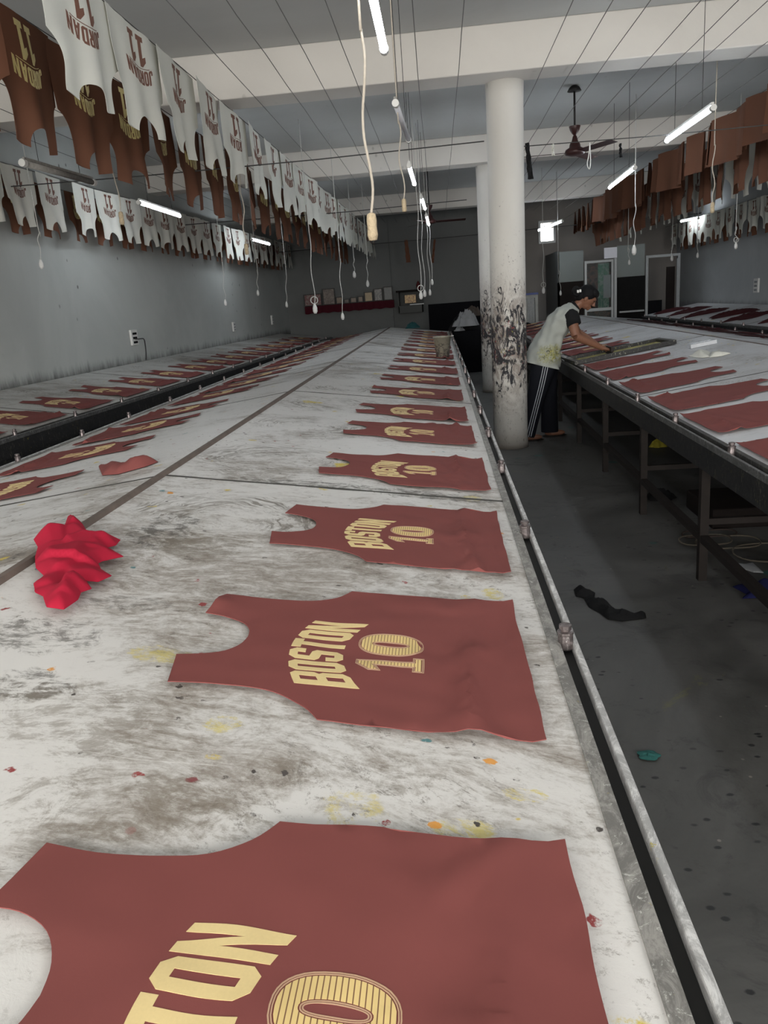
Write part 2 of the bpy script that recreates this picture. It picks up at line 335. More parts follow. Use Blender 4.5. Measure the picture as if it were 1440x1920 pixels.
class MB:
    def __init__(s): s.V = []; s.F = []
    def add(s, V, Fc):
        n = len(s.V); s.V += [tuple(v) for v in V]; s.F += [tuple(i+n for i in f) for f in Fc]; return s
    def box(s, a, b, M=None):
        x0, y0, z0 = a; x1, y1, z1 = b
        V = [Vector(p) for p in ((x0, y0, z0), (x1, y0, z0), (x1, y1, z0), (x0, y1, z0), (x0, y0, z1), (x1, y0, z1), (x1, y1, z1), (x0, y1, z1))]
        if M: V = [M @ v for v in V]
        return s.add(V, [(0, 3, 2, 1), (4, 5, 6, 7), (0, 1, 5, 4), (1, 2, 6, 5), (2, 3, 7, 6), (3, 0, 4, 7)])
    def prism(s, poly, y0, y1):       # poly in (x,z), extruded along y
        n = len(poly); V = [(x, y0, z) for x, z in poly]+[(x, y1, z) for x, z in poly]
        Fc = [tuple(range(n)), tuple(range(2*n-1, n-1, -1))]+[(i, i+n, (i+1) % n+n, (i+1) % n) for i in range(n)]
        return s.add(V, Fc)
    def tube(s, pts, r, seg=8, caps=True):
        pts = [Vector(p) for p in pts]; n = len(pts); rs = r if isinstance(r, (list, tuple)) else [r]*n
        V = []; prev = None
        for i, p in enumerate(pts):
            t = (pts[min(i+1, n-1)]-pts[max(i-1, 0)]).normalized()
            if prev is None: a = t.orthogonal().normalized()
            else:
                a = prev-t*prev.dot(t); a = a.normalized() if a.length > 1e-6 else t.orthogonal().normalized()
            prev = a; b = t.cross(a)
            for k in range(seg):
                th = 2*PI*k/seg; V.append(p+(a*math.cos(th)+b*math.sin(th))*rs[i])
        Fc = []
        for i in range(n-1):
            for k in range(seg):
                k2 = (k+1) % seg; Fc.append((i*seg+k, i*seg+k2, (i+1)*seg+k2, (i+1)*seg+k))
        if caps: Fc += [tuple(range(seg))[::-1], tuple(range((n-1)*seg, n*seg))]
        return s.add(V, Fc)
    def lathe(s, prof, seg=16, M=None, c=(0, 0, 0)):   # prof [(r,z)]
        V = []; n = len(prof)
        for r, z in prof:
            for k in range(seg):
                th = 2*PI*k/seg; V.append(Vector((c[0]+r*math.cos(th), c[1]+r*math.sin(th), c[2]+z)))
        if M: V = [M @ v for v in V]
        Fc = []
        for i in range(n-1):
            for k in range(seg):
                k2 = (k+1) % seg; Fc.append((i*seg+k, i*seg+k2, (i+1)*seg+k2, (i+1)*seg+k))
        Fc += [tuple(range(seg))[::-1], tuple(range((n-1)*seg, n*seg))]
        return s.add(V, Fc)
    def ellip(s, c, r, M=None, seg=16, rings=10):
        V = []; Fc = []
        for i in range(rings+1):
            ph = PI*i/rings-PI/2
            for k in range(seg):
                th = 2*PI*k/seg; v = Vector((r[0]*math.cos(ph)*math.cos(th), r[1]*math.cos(ph)*math.sin(th), r[2]*math.sin(ph)))
                if M: v = M @ v
                V.append(v+Vector(c))
        for i in range(rings):
            for k in range(seg):
                k2 = (k+1) % seg; Fc.append((i*seg+k, i*seg+k2, (i+1)*seg+k2, (i+1)*seg+k))
        return s.add(V, Fc)
    def build(s, name, mat, parent=None, smooth=False, loc=None, rot=None):
        me = mesh_of(name, s.V, s.F, mat, smooth)
        bm = bmesh.new(); bm.from_mesh(me); bmesh.ops.remove_doubles(bm, verts=bm.verts, dist=1e-6); bmesh.ops.recalc_face_normals(bm, faces=bm.faces); bm.to_mesh(me); bm.free()
        return ob(name, me, parent, loc, rot)
def bevel(o, w=.003, seg=2):
    md = o.modifiers.new('bevel', 'BEVEL'); md.width = w; md.segments = seg; md.limit_method = 'ANGLE'; return o
def solid(o, t, off=0.):
    md = o.modifiers.new('solid', 'SOLIDIFY'); md.thickness = t; md.offset = off
    e = o.modifiers.new('split', 'EDGE_SPLIT'); e.split_angle = .9; return o
def dup(root, loc=None, rot=None, mw=None, parent=None):
    r = root.copy(); COL.objects.link(r)
    if loc is not None: r.location = loc
    if rot is not None: r.rotation_euler = rot
    if mw is not None: r.matrix_world = mw
    for ch in root.children:
        c = ch.copy(); COL.objects.link(c); c.parent = r
        for g2 in ch.children:
            d = g2.copy(); COL.objects.link(d); d.parent = c
    return r
ORD = ['first', 'second', 'third', 'fourth', 'fifth', 'sixth', 'seventh', 'eighth', 'ninth', 'tenth', 'eleventh', 'twelfth', 'thirteenth', 'fourteenth', 'fifteenth', 'sixteenth', 'seventeenth', 'eighteenth', 'nineteenth', 'twentieth', 'twenty-first', 'twenty-second', 'twenty-third', 'twenty-fourth', 'twenty-fifth', 'twenty-sixth', 'twenty-seventh', 'twenty-eighth', 'twenty-ninth', 'thirtieth', 'thirty-first', 'thirty-second', 'thirty-third', 'thirty-fourth', 'thirty-fifth']

# ------------------------------------------------------------------ polygons with holes -> tessellated sheets
def inside(p, loops):
    x, y = p; c = False
    for L in loops:
        n = len(L); j = n-1
        for i in range(n):
            xi, yi = L[i]; xj, yj = L[j]
            if (yi > y) != (yj > y) and x < (xj-xi)*(y-yi)/(yj-yi)+xi: c = not c
            j = i
    return c
def fill(loops, step):
    pts = []; edges = []
    for L in loops:
        R = []
        for i in range(len(L)):
            a = Vector(L[i]); b = Vector(L[(i+1) % len(L)]); n = max(1, int((b-a).length/step))
            for k in range(n): R.append(a.lerp(b, k/n))
        s = len(pts); pts += R; edges += [(s+i, s+(i+1) % len(R)) for i in range(len(R))]
    xs = [p[0] for L in loops for p in L]; ys = [p[1] for L in loops for p in L]
    rng = random.Random(3)
    x = min(xs)+step/2; j = 0
    while x < max(xs):
        y = min(ys)+(step/2 if j % 2 else step)
        while y < max(ys):
            q = (x+rng.uniform(-.1, .1)*step, y+rng.uniform(-.1, .1)*step)
            if inside(q, loops): pts.append(Vector(q))
            y += step
        x += step*.87; j += 1
    r = delaunay_2d_cdt([Vector((p[0], p[1])) for p in pts], edges, [], 0, 1e-6)
    V = [(v.x, v.y) for v in r[0]]; T = []
    for f in r[2]:
        cx = sum(V[i][0] for i in f)/len(f); cy = sum(V[i][1] for i in f)/len(f)
        if inside((cx, cy), loops): T.append(tuple(f))
    return V, T

def spline(pts, n=5):
    out = []
    m = len(pts)
    for i in range(m-1):
        p0 = pts[max(i-1, 0)]; p1 = pts[i]; p2 = pts[i+1]; p3 = pts[min(i+2, m-1)]
        for k in range(n):
            t = k/n
            out.append(tuple(.5*((2*p1[a])+(-p0[a]+p2[a])*t+(2*p0[a]-5*p1[a]+4*p2[a]-p3[a])*t*t+(-p0[a]+3*p1[a]-3*p2[a]+p3[a])*t**3) for a in range(len(p1))))
    out.append(tuple(pts[-1])); return out
# jersey outline: x across (v), y from hem to shoulder (u)
_side = [(.285, .372), (.245, .400), (.212, .445), (.198, .50), (.196, .56), (.203, .645)]
_neck = [(.098, .662), (.092, .62), (.070, .578), (.035, .556), (0, .550)]
_r = [(.291, 0), (.288, .19)]+spline(_side, 4)+spline(_neck, 4)
OUT = _r+[(-x, y) for x, y in _r[::-1][1:]]
BOX = {
 'B': [[(0, 0), (.78, 0), (1, .1), (1, .43), (.88, .5), (1, .57), (1, .9), (.78, 1), (0, 1)], [(.36, .14), (.66, .14), (.66, .42), (.36, .42)], [(.36, .58), (.66, .58), (.66, .86), (.36, .86)]],
 'O': [[(.25, 0), (.75, 0), (1, .12), (1, .88), (.75, 1), (.25, 1), (0, .88), (0, .12)], [(.37, .17), (.63, .17), (.63, .83), (.37, .83)]],
 'S': [[(.25, 0), (.75, 0), (1, .12), (1, .5), (.8, .58), (.36, .62), (.36, .84), (.64, .84), (.64, .70), (1, .70), (1, .88), (.75, 1), (.25, 1), (0, .88), (0, .52), (.2, .44), (.64, .40), (.64, .16), (.36, .16), (.36, .32), (0, .32), (0, .12)]],
 'T': [[(.31, 0), (.69, 0), (.69, .82), (1, .82), (1, 1), (0, 1), (0, .82), (.31, .82)]],
 'N': [[(0, 0), (.32, 0), (.32, .6), (.66, 0), (1, 0), (1, 1), (.68, 1), (.68, .42), (.34, 1), (0, 1)]],
 'J': [[(.2, 0), (.75, 0), (1, .12), (1, 1), (.6, 1), (.6, .16), (.38, .16), (.38, .35), (0, .35), (0, .12)]],
 'R': [[(0, 0), (.36, 0), (.36, .42), (.6, 0), (1, 0), (.78, .46), (1, .57), (1, .9), (.78, 1), (0, 1)], [(.36, .58), (.66, .58), (.66, .86), (.36, .86)]],
 'D': [[(0, 0), (.75, 0), (1, .12), (1, .88), (.75, 1), (0, 1)], [(.36, .16), (.64, .16), (.64, .84), (.36, .84)]],
 'A': [[(0, 0), (.34, 0), (.38, .22), (.62, .22), (.66, 0), (1, 0), (.72, 1), (.28, 1)], [(.42, .38), (.58, .38), (.52, .78), (.48, .78)]],
 '1': [[(.08, 0), (.92, 0), (.92, .17), (.70, .17), (.70, 1), (.42, 1), (0, .80), (0, .62), (.34, .70), (.34, .17), (.08, .17)]],
}
def shrink(loop, d):                # inset a loop by d (positive = inwards for CCW loops)
    n = len(loop); out = []
    ar = sum(loop[i][0]*loop[(i+1) % n][1]-loop[(i+1) % n][0]*loop[i][1] for i in range(n))
    s = 1 if ar > 0 else -1
    for i in range(n):
        p0 = Vector(loop[i-1]); p1 = Vector(loop[i]); p2 = Vector(loop[(i+1) % n])
        e1 = (p1-p0).normalized(); e2 = (p2-p1).normalized()
        n1 = Vector((-e1.y, e1.x))*s; n2 = Vector((-e2.y, e2.x))*s
        b = n1+n2; k = b.dot(n1)
        q = p1+b*(d/max(k, .35)); out.append((q.x, q.y))
    return out
def arch_word(word, cells, ub, ut, step=.012):
    V = []; T = []
    for ch, (a, b) in zip(word, cells):
        loops = [[(x, y*3) for x, y in L] for L in BOX[ch]]
        v, t = fill(loops, .30)
        n = len(V)
        for x, y in v:
            vv = a+(b-a)*x; V.append((vv, ub(vv)+(ut(vv)-ub(vv))*y/3))
        T += [tuple(i+n for i in f) for f in t]
    return V, T
BOSTON = arch_word('BOSTON', [(-.172, -.126), (-.120, -.078), (-.072, -.031), (-.026, .012), (.017, .057), (.062, .104)],
                   lambda v: .357-2.27*(v+.028)**2, lambda v: .459-1.6*(v+.03)**2)
JORDAN = arch_word('JORDAN', [(-.125+i*.0427, -.125+i*.0427+.036) for i in range(6)], lambda v: .255-2.6*v*v, lambda v: .345-2.6*v*v)
def superell(cx, cy, a, b, n=36, e=2.5):
    return [(cx+a*abs(math.cos(t))**(2/e)*math.copysign(1, math.cos(t)), cy+b*abs(math.sin(t))**(2/e)*math.copysign(1, math.sin(t))) for t in [2*PI*k/n for k in range(n)]]
def multi(list_of_loops, step):
    V = []; T = []
    for loops in list_of_loops:
        v, t = fill(loops, step); n = len(V); V += v; T += [tuple(i+n for i in f) for f in t]
    return V, T
def place1(x0, x1, y0, y1): return [(x0+(x1-x0)*x, y0+(y1-y0)*y) for x, y in BOX['1'][0]]
_one = place1(-.099, -.035, .200, .330); _z = (.015, .265)
TEN_IN = multi([[shrink(_one, .0055)], [superell(*_z, .0425, .0595), superell(*_z, .0125, .0375)[::-1]]], .012)
TEN_OUT = multi([[_one, shrink(_one, .0016)], [shrink(_one, .0027), shrink(_one, .0043)],
                 [superell(*_z, .048, .065), superell(*_z, .0464, .0634)], [superell(*_z, .0454, .0624), superell(*_z, .0440, .0610)],
                 [superell(*_z, .0110, .036), superell(*_z, .0095, .0345)], [superell(*_z, .0085, .0335), superell(*_z, .0070, .032)]], .012)
_a = place1(-.078, -.008, .035, .225); _b = place1(.008, .078, .035, .225)
ELEVEN = multi([[_a], [_b]], .02)
ELEVEN_S = multi([[shrink(_a, .006)], [shrink(_b, .006)]], .02)
_arc = [( -.10+.2*k/12, .243-2.0*(-.10+.2*k/12)**2) for k in range(13)]
UNDER = fill([_arc+[(x, y-.004) for x, y in _arc[::-1]]], .02)

# ------------------------------------------------------------------ lying jerseys
def clothz(seed, curl=0.):
    rng = random.Random(seed); a1 = rng.uniform(0, 6); fy = rng.uniform(.085, .115); fa = rng.uniform(.3, 1.); sl = rng.uniform(-.05, .05)
    c1 = rng.uniform(0, 1); c2 = rng.uniform(0, 1)
    def f(v, u):
        z = .0035+.0022*noise.noise(Vector((v*7+seed*3.1, u*7, seed)))+.0016*noise.noise(Vector((v*18, u*14, seed*2.)))
        d = (u-fy-sl*v-.008*math.sin(v*9+a1))/.013
        z += .016*(.35+fa)*math.exp(-d*d)*(.55+.45*math.sin(v*7+a1))
        d2 = (u-fy-.05-.25*v)/.012; z += .008*math.exp(-d2*d2)*max(0, math.sin(v*6+a1+1))+.005*max(0, 1-abs(noise.noise(Vector((v*4+seed, u*9, 3.))))*5)*math.exp(-((u-.12)/.10)**2)
        z += .006*math.exp(-(u/.012)**2)
        dc = math.hypot(v+.29, u)/.045; z += .013*c1*math.exp(-dc*dc)
        dc = math.hypot(v-.29, u)/.04; z += .008*c2*math.exp(-dc*dc)
        dc = math.hypot(v-.15, u-.66)/.03; z += .014*curl*math.exp(-dc*dc)
        return max(.0012, z)
    return f
def edgewob(seed):
    return lambda v, u: (v+.0035*noise.noise(Vector((v*9, u*9, seed*5.)))*2, u+.004*noise.noise(Vector((v*9+7, u*9, seed*5.))))
J_V, J_T = fill([OUT], .021)
def jersey_proto(seed, mat, printed, curl=0.):
    f = clothz(seed, curl); w = edgewob(seed)
    V = []
    for v, u in J_V:
        v2, u2 = w(v, u); V.append((v2, u2, f(v, u)))
    root = ob('jersey', mesh_of('jersey', V, J_T, mat, True)); solid(root, .0016, 1.)
    if printed:
        for nm, (pv, pt), mt, dz in (('lettering', BOSTON, MT['gold'], .0016), ('numerals', TEN_IN, MT['pin'], .0016), ('numeral_outline', TEN_OUT, MT['goldline'], .0016)):
            VV = []
            for v, u in pv:
                v2, u2 = w(v, u); VV.append((v2, u2, f(v, u)+dz))
            solid(ob(nm, mesh_of(nm, VV, pt, mt, False), root), .0008, 0.)
    return root
PROT = []
def protos(mat, printed, n, s0):
    return [jersey_proto(s0+i, mat, printed, curl=(1 if i == 1 else 0)) for i in range(n)]

# ------------------------------------------------------------------ setting
def struct(o): o['kind'] = 'structure'; return o
YB = 19.2; YF = -3.3; ZC = 3.5
def wl(y): return -4.56+.05*y
def wr(y): return 5.55+.0*y
b = MB().box((-6.5, YF-.4, -.1), (7, 22, 0)); struct(b.build('floor', MT['floor']))
b = MB().box((-6.5, YF-.4, ZC), (7, 22, ZC+.15)); struct(b.build('ceiling', MT['ceil']))
# left wall (slightly skew), right wall
b = MB().add([(wl(YF), YF, 0), (wl(YB+.3), YB+.3, 0), (wl(YB+.3)-.25, YB+.3, 0), (wl(YF)-.25, YF, 0), (wl(YF), YF, ZC), (wl(YB+.3), YB+.3, ZC), (wl(YB+.3)-.25, YB+.3, ZC), (wl(YF)-.25, YF, ZC)],
             [(0, 3, 2, 1), (4, 5, 6, 7), (0, 1, 5, 4), (1, 2, 6, 5), (2, 3, 7, 6), (3, 0, 4, 7)])
struct(b.build('wall_left', MT['wallL']))
b = MB().box((wr(0), YF, 0), (wr(0)+.25, YB+.3, ZC)); struct(b.build('wall_right', MT['wallR']))
# back wall with two openings on the right
def wall_with_holes(name, x0, x1, y0, y1, z0, z1, holes, mat):
    xs = sorted({x0, x1}|{h[0] for h in holes}|{h[1] for h in holes}); zs = sorted({z0, z1}|{h[2] for h in holes}|{h[3] for h in holes})
    m = MB()
    for i in range(len(xs)-1):
        for j in range(len(zs)-1):
            cx = (xs[i]+xs[i+1])/2; cz = (zs[j]+zs[j+1])/2
            if any(h[0] < cx < h[1] and h[2] < cz < h[3] for h in holes): continue
            m.box((xs[i], y0, zs[j]), (xs[i+1], y1, zs[j+1]))
    return struct(m.build(name, mat))
pa = atY(1014, 453, YB); pb = atY(1037, 417, YB)
WIN = (pa.x, pb.x, pa.z, pb.z)
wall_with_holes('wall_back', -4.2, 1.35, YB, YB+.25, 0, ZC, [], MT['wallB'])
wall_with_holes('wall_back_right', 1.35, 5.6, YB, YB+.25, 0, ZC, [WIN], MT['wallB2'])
b = MB().box((WIN[0]-.05, YB-.03, WIN[2]-.05), (WIN[0], YB+.02, WIN[3]+.05)).box((WIN[1], YB-.03, WIN[2]-.05), (WIN[1]+.05, YB+.02, WIN[3]+.05)).box((WIN[0], YB-.03, WIN[3]), (WIN[1], YB+.02, WIN[3]+.05)).box((WIN[0], YB-.03, WIN[2]-.05), (WIN[1], YB+.02, WIN[2]))
struct(b.build('window_1', MT['alu']))
# pilaster step on the back wall
pc = atY(736, 560, YB-.06).x
b = MB().box((-4.0, YB-.08, 0), (pc, YB, ZC-.25)); struct(b.build('trim_1', MT['wallB']))
# front wall (behind the camera) with the big windows the daylight comes through
wall_with_holes('wall_front', -4.9, 5.8, YF-.25, YF, 0, ZC, [(-3.4, .2, 1.0, 2.9), (1.7, 4.7, 1.0, 2.9)], MT['beam'])
# beams
for i, yb in enumerate((-2.6+.4, 2.7, 7.2, 11.65, 16.95)):
    b = MB().box((-4.95, yb-.18, 3.15), (5.8, yb+.18, ZC)); o = b.build('ceiling_beam', MT['beam']); struct(o); bevel(o, .01)
# columns
def column(x, y, r):
    m = MB()
    prof = [(r*1.04, 0.0), (r*1.03, .05), (r, .12)]+[(r*(1+.012*math.sin(z*2.1)), z) for z in [.3, .6, .9, 1.2, 1.5, 1.8, 2.1, 2.4, 2.7, 3.0]]+[(r*1.03, 3.15)]
    m.lathe(prof, 32); o = m.build('column', MT['col'], smooth=True, loc=(x, y, 0)); return struct(o)
c1 = column(.625, 7.40, .160); c1.rotation_euler = (0, .014, 0)
c2 = column(.765, 11.8, .160); c2.rotation_euler = (0, .010, 0)

# ------------------------------------------------------------------ printing tables
def stop_mesh():
    m = MB(); m.lathe([(.015, 0), (.0165, .003), (.0155, .032), (.0170, .034), (.0170, .039), (.010, .041), (.010, .044), (.013, .046), (.013, .053), (.008, .055)], 14)
    o = m.build('register_stop', MT['knob'], smooth=False); return o
def stop_mesh2():
    m = MB(); m.lathe([(.019, 0), (.021, .004), (.021, .036), (.023, .038), (.023, .046), (.014, .05)], 14, c=(0, 0, 0)).box((-.03, -.018, -.004), (.03, .018, .004))
    return m.build('register_stop', MT['knob'])
def table(name, label, loc, rz, halves, y0, y1, topmat, seams, stops, legs, dark=False):
    """halves: list of (x_edge, x_ridge, z_edge, z_ridge); the rail runs along x_edge."""
    t = empty(name, loc, rz); tag(t, label, 'printing table')
    prof = [(h[0], h[2]) for h in halves]
    if len(halves) == 2:
        (xa, xr, za, zr), (xb, _, zb, _2) = halves
        poly = [(xa, za), (xr, zr), (xb, zb), (xb, zb-.035), (xr, zr-.035), (xa, za-.035)]
    else:
        (xa, xr, za, zr), = halves
        poly = [(xa, za), (xr, zr), (xr, zr-.035), (xa, za-.035)]
    # inset the board from the rail
    def ins(x, h):
        return x
    m = MB(); m.prism(poly, y0, y1); m.build('tabletop', topmat, t)
    for k, (xa, xr, za, zr) in enumerate(halves):
        s = 1 if xr > xa else -1     # direction from edge inwards
        # steel angle beside the board, black slot, bright outer bar
        m = MB().box((min(xa, xa-s*.024), y0, za-.05), (max(xa, xa-s*.024), y1, za+.004)); m.build('rail_angle', MT['raildark'] if dark else MT['rail'], t)
        x1 = xa-s*.024; x2 = xa-s*.049
        MB().box((min(x1, x2), y0, za-.055), (max(x1, x2), y1, za-.018)).build('rail_slot', MT['slot'], t)
        x3 = xa-s*.062
        o = MB().box((min(x2, x3), y0, za-.03), (max(x2, x3), y1, za+.002)).build('rail_bar', MT['raildark2'] if dark else MT['railbright'], t); bevel(o, .003)
        x4 = x3+s*.004
        MB().box((min(x4, x2), y0, za-.14), (max(x4, x2), y1, za-.031)).build('apron', MT['apron'], t)
        for i, yy in enumerate(stops[k]):
            st = stop0.copy(); COL.objects.link(st); st.parent = t; st.location = (xa-s*.036, yy, za-.012); st.rotation_euler = (0, 0, random.uniform(0, 6))
        for yy in seams:
            def zt(x): return za+(zr-za)*(x-xa)/(xr-xa)
            xs = [xa+(xr-xa)*q/24 for q in range(25)]
            V = []; Fc = []
            for q, x in enumerate(xs):
                wv = .008+.006*noise.noise(Vector((x*9, yy, 0))); oy = .006*noise.noise(Vector((x*5, yy, 3)))
                V += [(x, yy+oy-wv, zt(x)+.0012), (x, yy+oy+wv, zt(x)+.0012)]
                if q: Fc.append((2*q-2, 2*q-1, 2*q+1, 2*q))
            solid(ob('board_joint', mesh_of('board_joint', V, Fc, MT['seam']), t), .001, 0)
    for (lx, ly, lz) in legs:
        m = MB().box((lx-.02, ly-.02, 0), (lx+.02, ly+.02, lz)); m.build('leg', MT['leg'], t)
    # lower rails along the legs
    lxs = sorted({l[0] for l in legs})
    for lx in lxs:
        ys = [l[1] for l in legs if l[0] == lx]
        MB().box((lx-.018, min(ys), .20), (lx+.018, max(ys), .235)).build('lower_rail', MT['leg'], t)
    for ly in sorted({l[1] for l in legs}):
        MB().box((min(lxs), ly-.015, .285), (max(lxs), ly+.015, .315)).build('crossbar', MT['leg'], t)
        MB().box((min(lxs), ly-.015, min(h[2] for h in halves)-.10), (max(lxs), ly+.015, min(h[2] for h in halves)-.06)).build('top_bearer', MT['leg'], t)
    return t
stop0 = stop_mesh()
main_hem = [.862, 1.685, 2.465, 3.34, 4.23, 4.95, 5.90, 6.84, 7.77, 8.68, 9.55, 10.45, 11.35, 12.25, 13.1, 14.0, 14.9, 15.8]
mstops = [1.50, 2.27, 3.17, 4.02, 4.84, 5.65, 6.6, 7.5, 8.4, 9.3, 10.2, 11.1, 12.0, 12.9, 13.8, 14.7, 15.6]
XE = .190
table('printing_table', 'long central white printing table with two sloping sides and a brown ridge strip', (0, 0, 0), 0,
      [(XE, -1.02, .7262, .895), (-2.36, -1.02, .7262, .895)], -1.6, 16.6, MT['top'], [2.66, 5.25, 7.85, 10.45, 13.05, 15.6], [mstops, [y+.1 for y in mstops]],
      [(x, y, .66) for x in (XE-.02, -2.33) for y in (-1.2, .15, 1.5, 2.85, 4.2, 5.5, 6.85, 8.2, 9.55, 10.9, 12.25, 13.6, 14.95, 16.3)])
MT_main = bpy.data.objects['printing_table']
V = []; Fc = []
m = MB().prism([(-1.034, .893), (-1.028, .906), (-1.012, .906), (-1.006, .893)], -1.6, 16.6); m.build('ridge_strip', MT['strip'], MT_main)
# left table against the wall
LROT = -math.atan(.042)
lt_stops = [2.6+.87*i for i in range(18)]
table('printing_table', 'long printing table along the left wall with its near black side toward the central table', (-3.22, 0, 0), LROT,
      [(-.045, -1.245, .7262, .895)], .5, 18.1, MT['topL'], [3.6, 6.2, 8.8, 11.4, 14.0, 16.6], [lt_stops],
      [(x, y, .66) for x in (-.06, -1.2) for y in (1., 3.35, 5.7, 8.05, 10.4, 12.75, 15.1, 17.6)], dark=True)
LT = bpy.data.objects['printing_table.001']
MB().box((-.014, .5, .30), (-.002, 18.1, .59)).build('skirt_panel', MT['apron'], LT)
# right table
RROT = -math.atan(.0145)
rt_stops = [2.42, 3.25, 4.08, 4.92, 5.86, 6.86, 7.72, 8.6, 9.5, 10.4, 11.3, 12.2, 13.1, 14.0, 14.9]
table('printing_table', 'long printing table on the right with blank maroon jerseys where the person works', (1.105, 0, 0), RROT,
      [(.064, 1.29, .7262, .895), (2.52, 1.29, .7262, .895)], 1.0, 16.0, MT['topR'], [5.05, 7.7, 10.3, 12.9], [rt_stops, [y+.2 for y in rt_stops]],
      [(x, y, .66) for x in (.06, 2.5) for y in (1.2, 2.4, 3.68, 4.88, 6.12, 7.4, 8.7, 10.0, 11.3, 12.6, 14.0, 15.6)], dark=True)
RT = bpy.data.objects['printing_table.002']
MB().prism([(1.280, .893), (1.284, .899), (1.296, .899), (1.300, .893)], 1.0, 16.0).build('ridge_strip', MT['strip'], RT)
# far right table along the right wall
table('printing_table', 'printing table along the right wall strewn with crumpled dark maroon jerseys', (4.25, 0, 0), 0,
      [(.05, 1.25, .7262, .895)], 6.0, 17.4, MT['topR'], [9, 11.6, 14.2], [[7+.9*i for i in range(12)]],
      [(x, y, .66) for x in (.06, 1.2) for y in (6.4, 8.6, 10.8, 13.0, 15.2, 17.2)], dark=True)
bpy.data.objects.remove(stop0)

# ------------------------------------------------------------------ jerseys on the tables
TILT = math.atan(.14)
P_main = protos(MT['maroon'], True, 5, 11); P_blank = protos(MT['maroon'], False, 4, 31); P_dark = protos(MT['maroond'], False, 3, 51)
used = set()
def lay(proto, origin, yaw, tilt, label, group, cat='jersey', jit=.012):
    o = proto
    if proto.name in used: o = dup(proto)
    else: used.add(proto.name)
    R = Matrix.Rotation(yaw+random.uniform(-jit, jit), 4, 'Z') @ Matrix.Rotation(tilt, 4, 'X')
    # yaw is applied in the plane of the slope
    R = Matrix.Rotation(yaw, 4, 'Z') @ Matrix.Rotation(tilt, 4, 'X') @ Matrix.Rotation(random.uniform(-jit, jit), 4, 'Z')
    o.matrix_world = Matrix.Translation(origin) @ R
    tag(o, label, cat, group); return o
def zm(x): return .7262+(.895-.7262)*(x-XE)/(-1.02-XE) if x > -1.02 else .7262+(.895-.7262)*(x+2.36)/(1.34)
xh = [.125, .133, .15, .155, .146, .136, .14, .145, .15, .15, .15, .15, .15, .15, .15, .15, .15, .15]
for i, yh in enumerate(main_hem):
    if yh > 16.3: break
    x = xh[i]; yc = yh-.291
    lay(P_main[i % 5], (x, yc, zm(x)+.004), PI/2, TILT, 'printed maroon jersey, %s from the camera along the right edge of the central table' % ORD[i], 'printed maroon jerseys on the near side of the central table', jit=.008 if i else .0)
ml = [2.98, 3.83, 4.62, 5.40, 6.35, 7.15, 7.95, 8.8, 9.7, 10.6, 11.5, 12.4, 13.3, 14.2, 15.1, 16.0]
TL = math.atan(.126)
for i, y in enumerate(ml):
    x = -2.20+.01*(i % 3)
    lay(P_main[(i+2) % 5], (x, y, zm(x)+.004), -PI/2, TL, 'printed maroon jersey, %s from the camera on the left slope of the central table' % ORD[i], 'printed maroon jerseys on the far side of the central table', jit=.03)
Lm = Matrix.Translation((-3.22, 0, 0)) @ Matrix.Rotation(LROT, 4, 'Z')
for i in range(17):
    y = 3.25+.86*i
    p = Lm @ Vector((-.085, y, .7262+.04*.14+.004))
    o = lay(P_main[(i+1) % 5], p, PI/2+LROT, TILT, 'printed maroon jersey, %s from the camera at the table by the left wall' % ORD[i], 'printed maroon jerseys on the table by the left wall', jit=.03)
Rm = Matrix.Translation((1.105, 0, 0)) @ Matrix.Rotation(RROT, 4, 'Z')
ry = [3.07, 3.89, 4.60, 5.42, 6.24, 6.98]
for i, y in enumerate(ry):
    p = Rm @ Vector((.082, y, .7262+.018*.1378+.004))
    lay(P_blank[i % 4], p, -PI/2+RROT, TILT, 'blank maroon jersey, %s from the camera along the aisle edge of the right table' % ORD[i], 'blank maroon jerseys on the right table', jit=.02)
for i in range(9):
    y = 8.55+.86*i
    p = Rm @ Vector((.09, y, .7262+.061*.1378+.004))
    lay(P_main[(i+3) % 5], p, -PI/2+RROT, TILT, 'maroon jersey on the right table, %s behind the working person' % ORD[i], 'maroon jerseys beyond the person on the right table', jit=.02)
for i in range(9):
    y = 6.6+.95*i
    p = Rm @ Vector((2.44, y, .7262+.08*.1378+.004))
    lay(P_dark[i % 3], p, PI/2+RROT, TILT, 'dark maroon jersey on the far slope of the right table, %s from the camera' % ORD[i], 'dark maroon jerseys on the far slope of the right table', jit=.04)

# ------------------------------------------------------------------ hanging jerseys
H_V, H_T = fill([OUT], .024)
def hang_proto(name, seed, mat, pmats, wscale=1.0, amp=.028):
    rng = random.Random(seed); a, b2, c = rng.uniform(0, 6), rng.uniform(9, 15), rng.uniform(0, 6)
    sw = rng.uniform(-.04, .04)
    def f(v, u):
        k = .25+u*1.3
        z = amp*k*math.sin(v*b2+a)+amp*.6*k*math.sin(v*27+u*2+c)+.02*k*noise.noise(Vector((v*6, u*4, seed*1.7)))
        return z
    def w(v, u): return (v*wscale*(1-.10*u)+sw*u*u, u+.004*math.sin(v*11+a))
    V = [(*w(v, u), f(v, u)) for v, u in H_V]
    root = ob(name, mesh_of(name, V, H_T, mat, True)); solid(root, .0016, 0.)
    if pmats:
        for nm, (pv, pt), mt in (('lettering', JORDAN, pmats[0]), ('numerals', ELEVEN, pmats[0]), ('underline', UNDER, pmats[0])):
            VV = [(*w(v, u), f(v, u)+.0022) for v, u in pv]
            solid(ob(nm, mesh_of(nm, VV, pt, mt, False), root), .001, 0.)
    return root
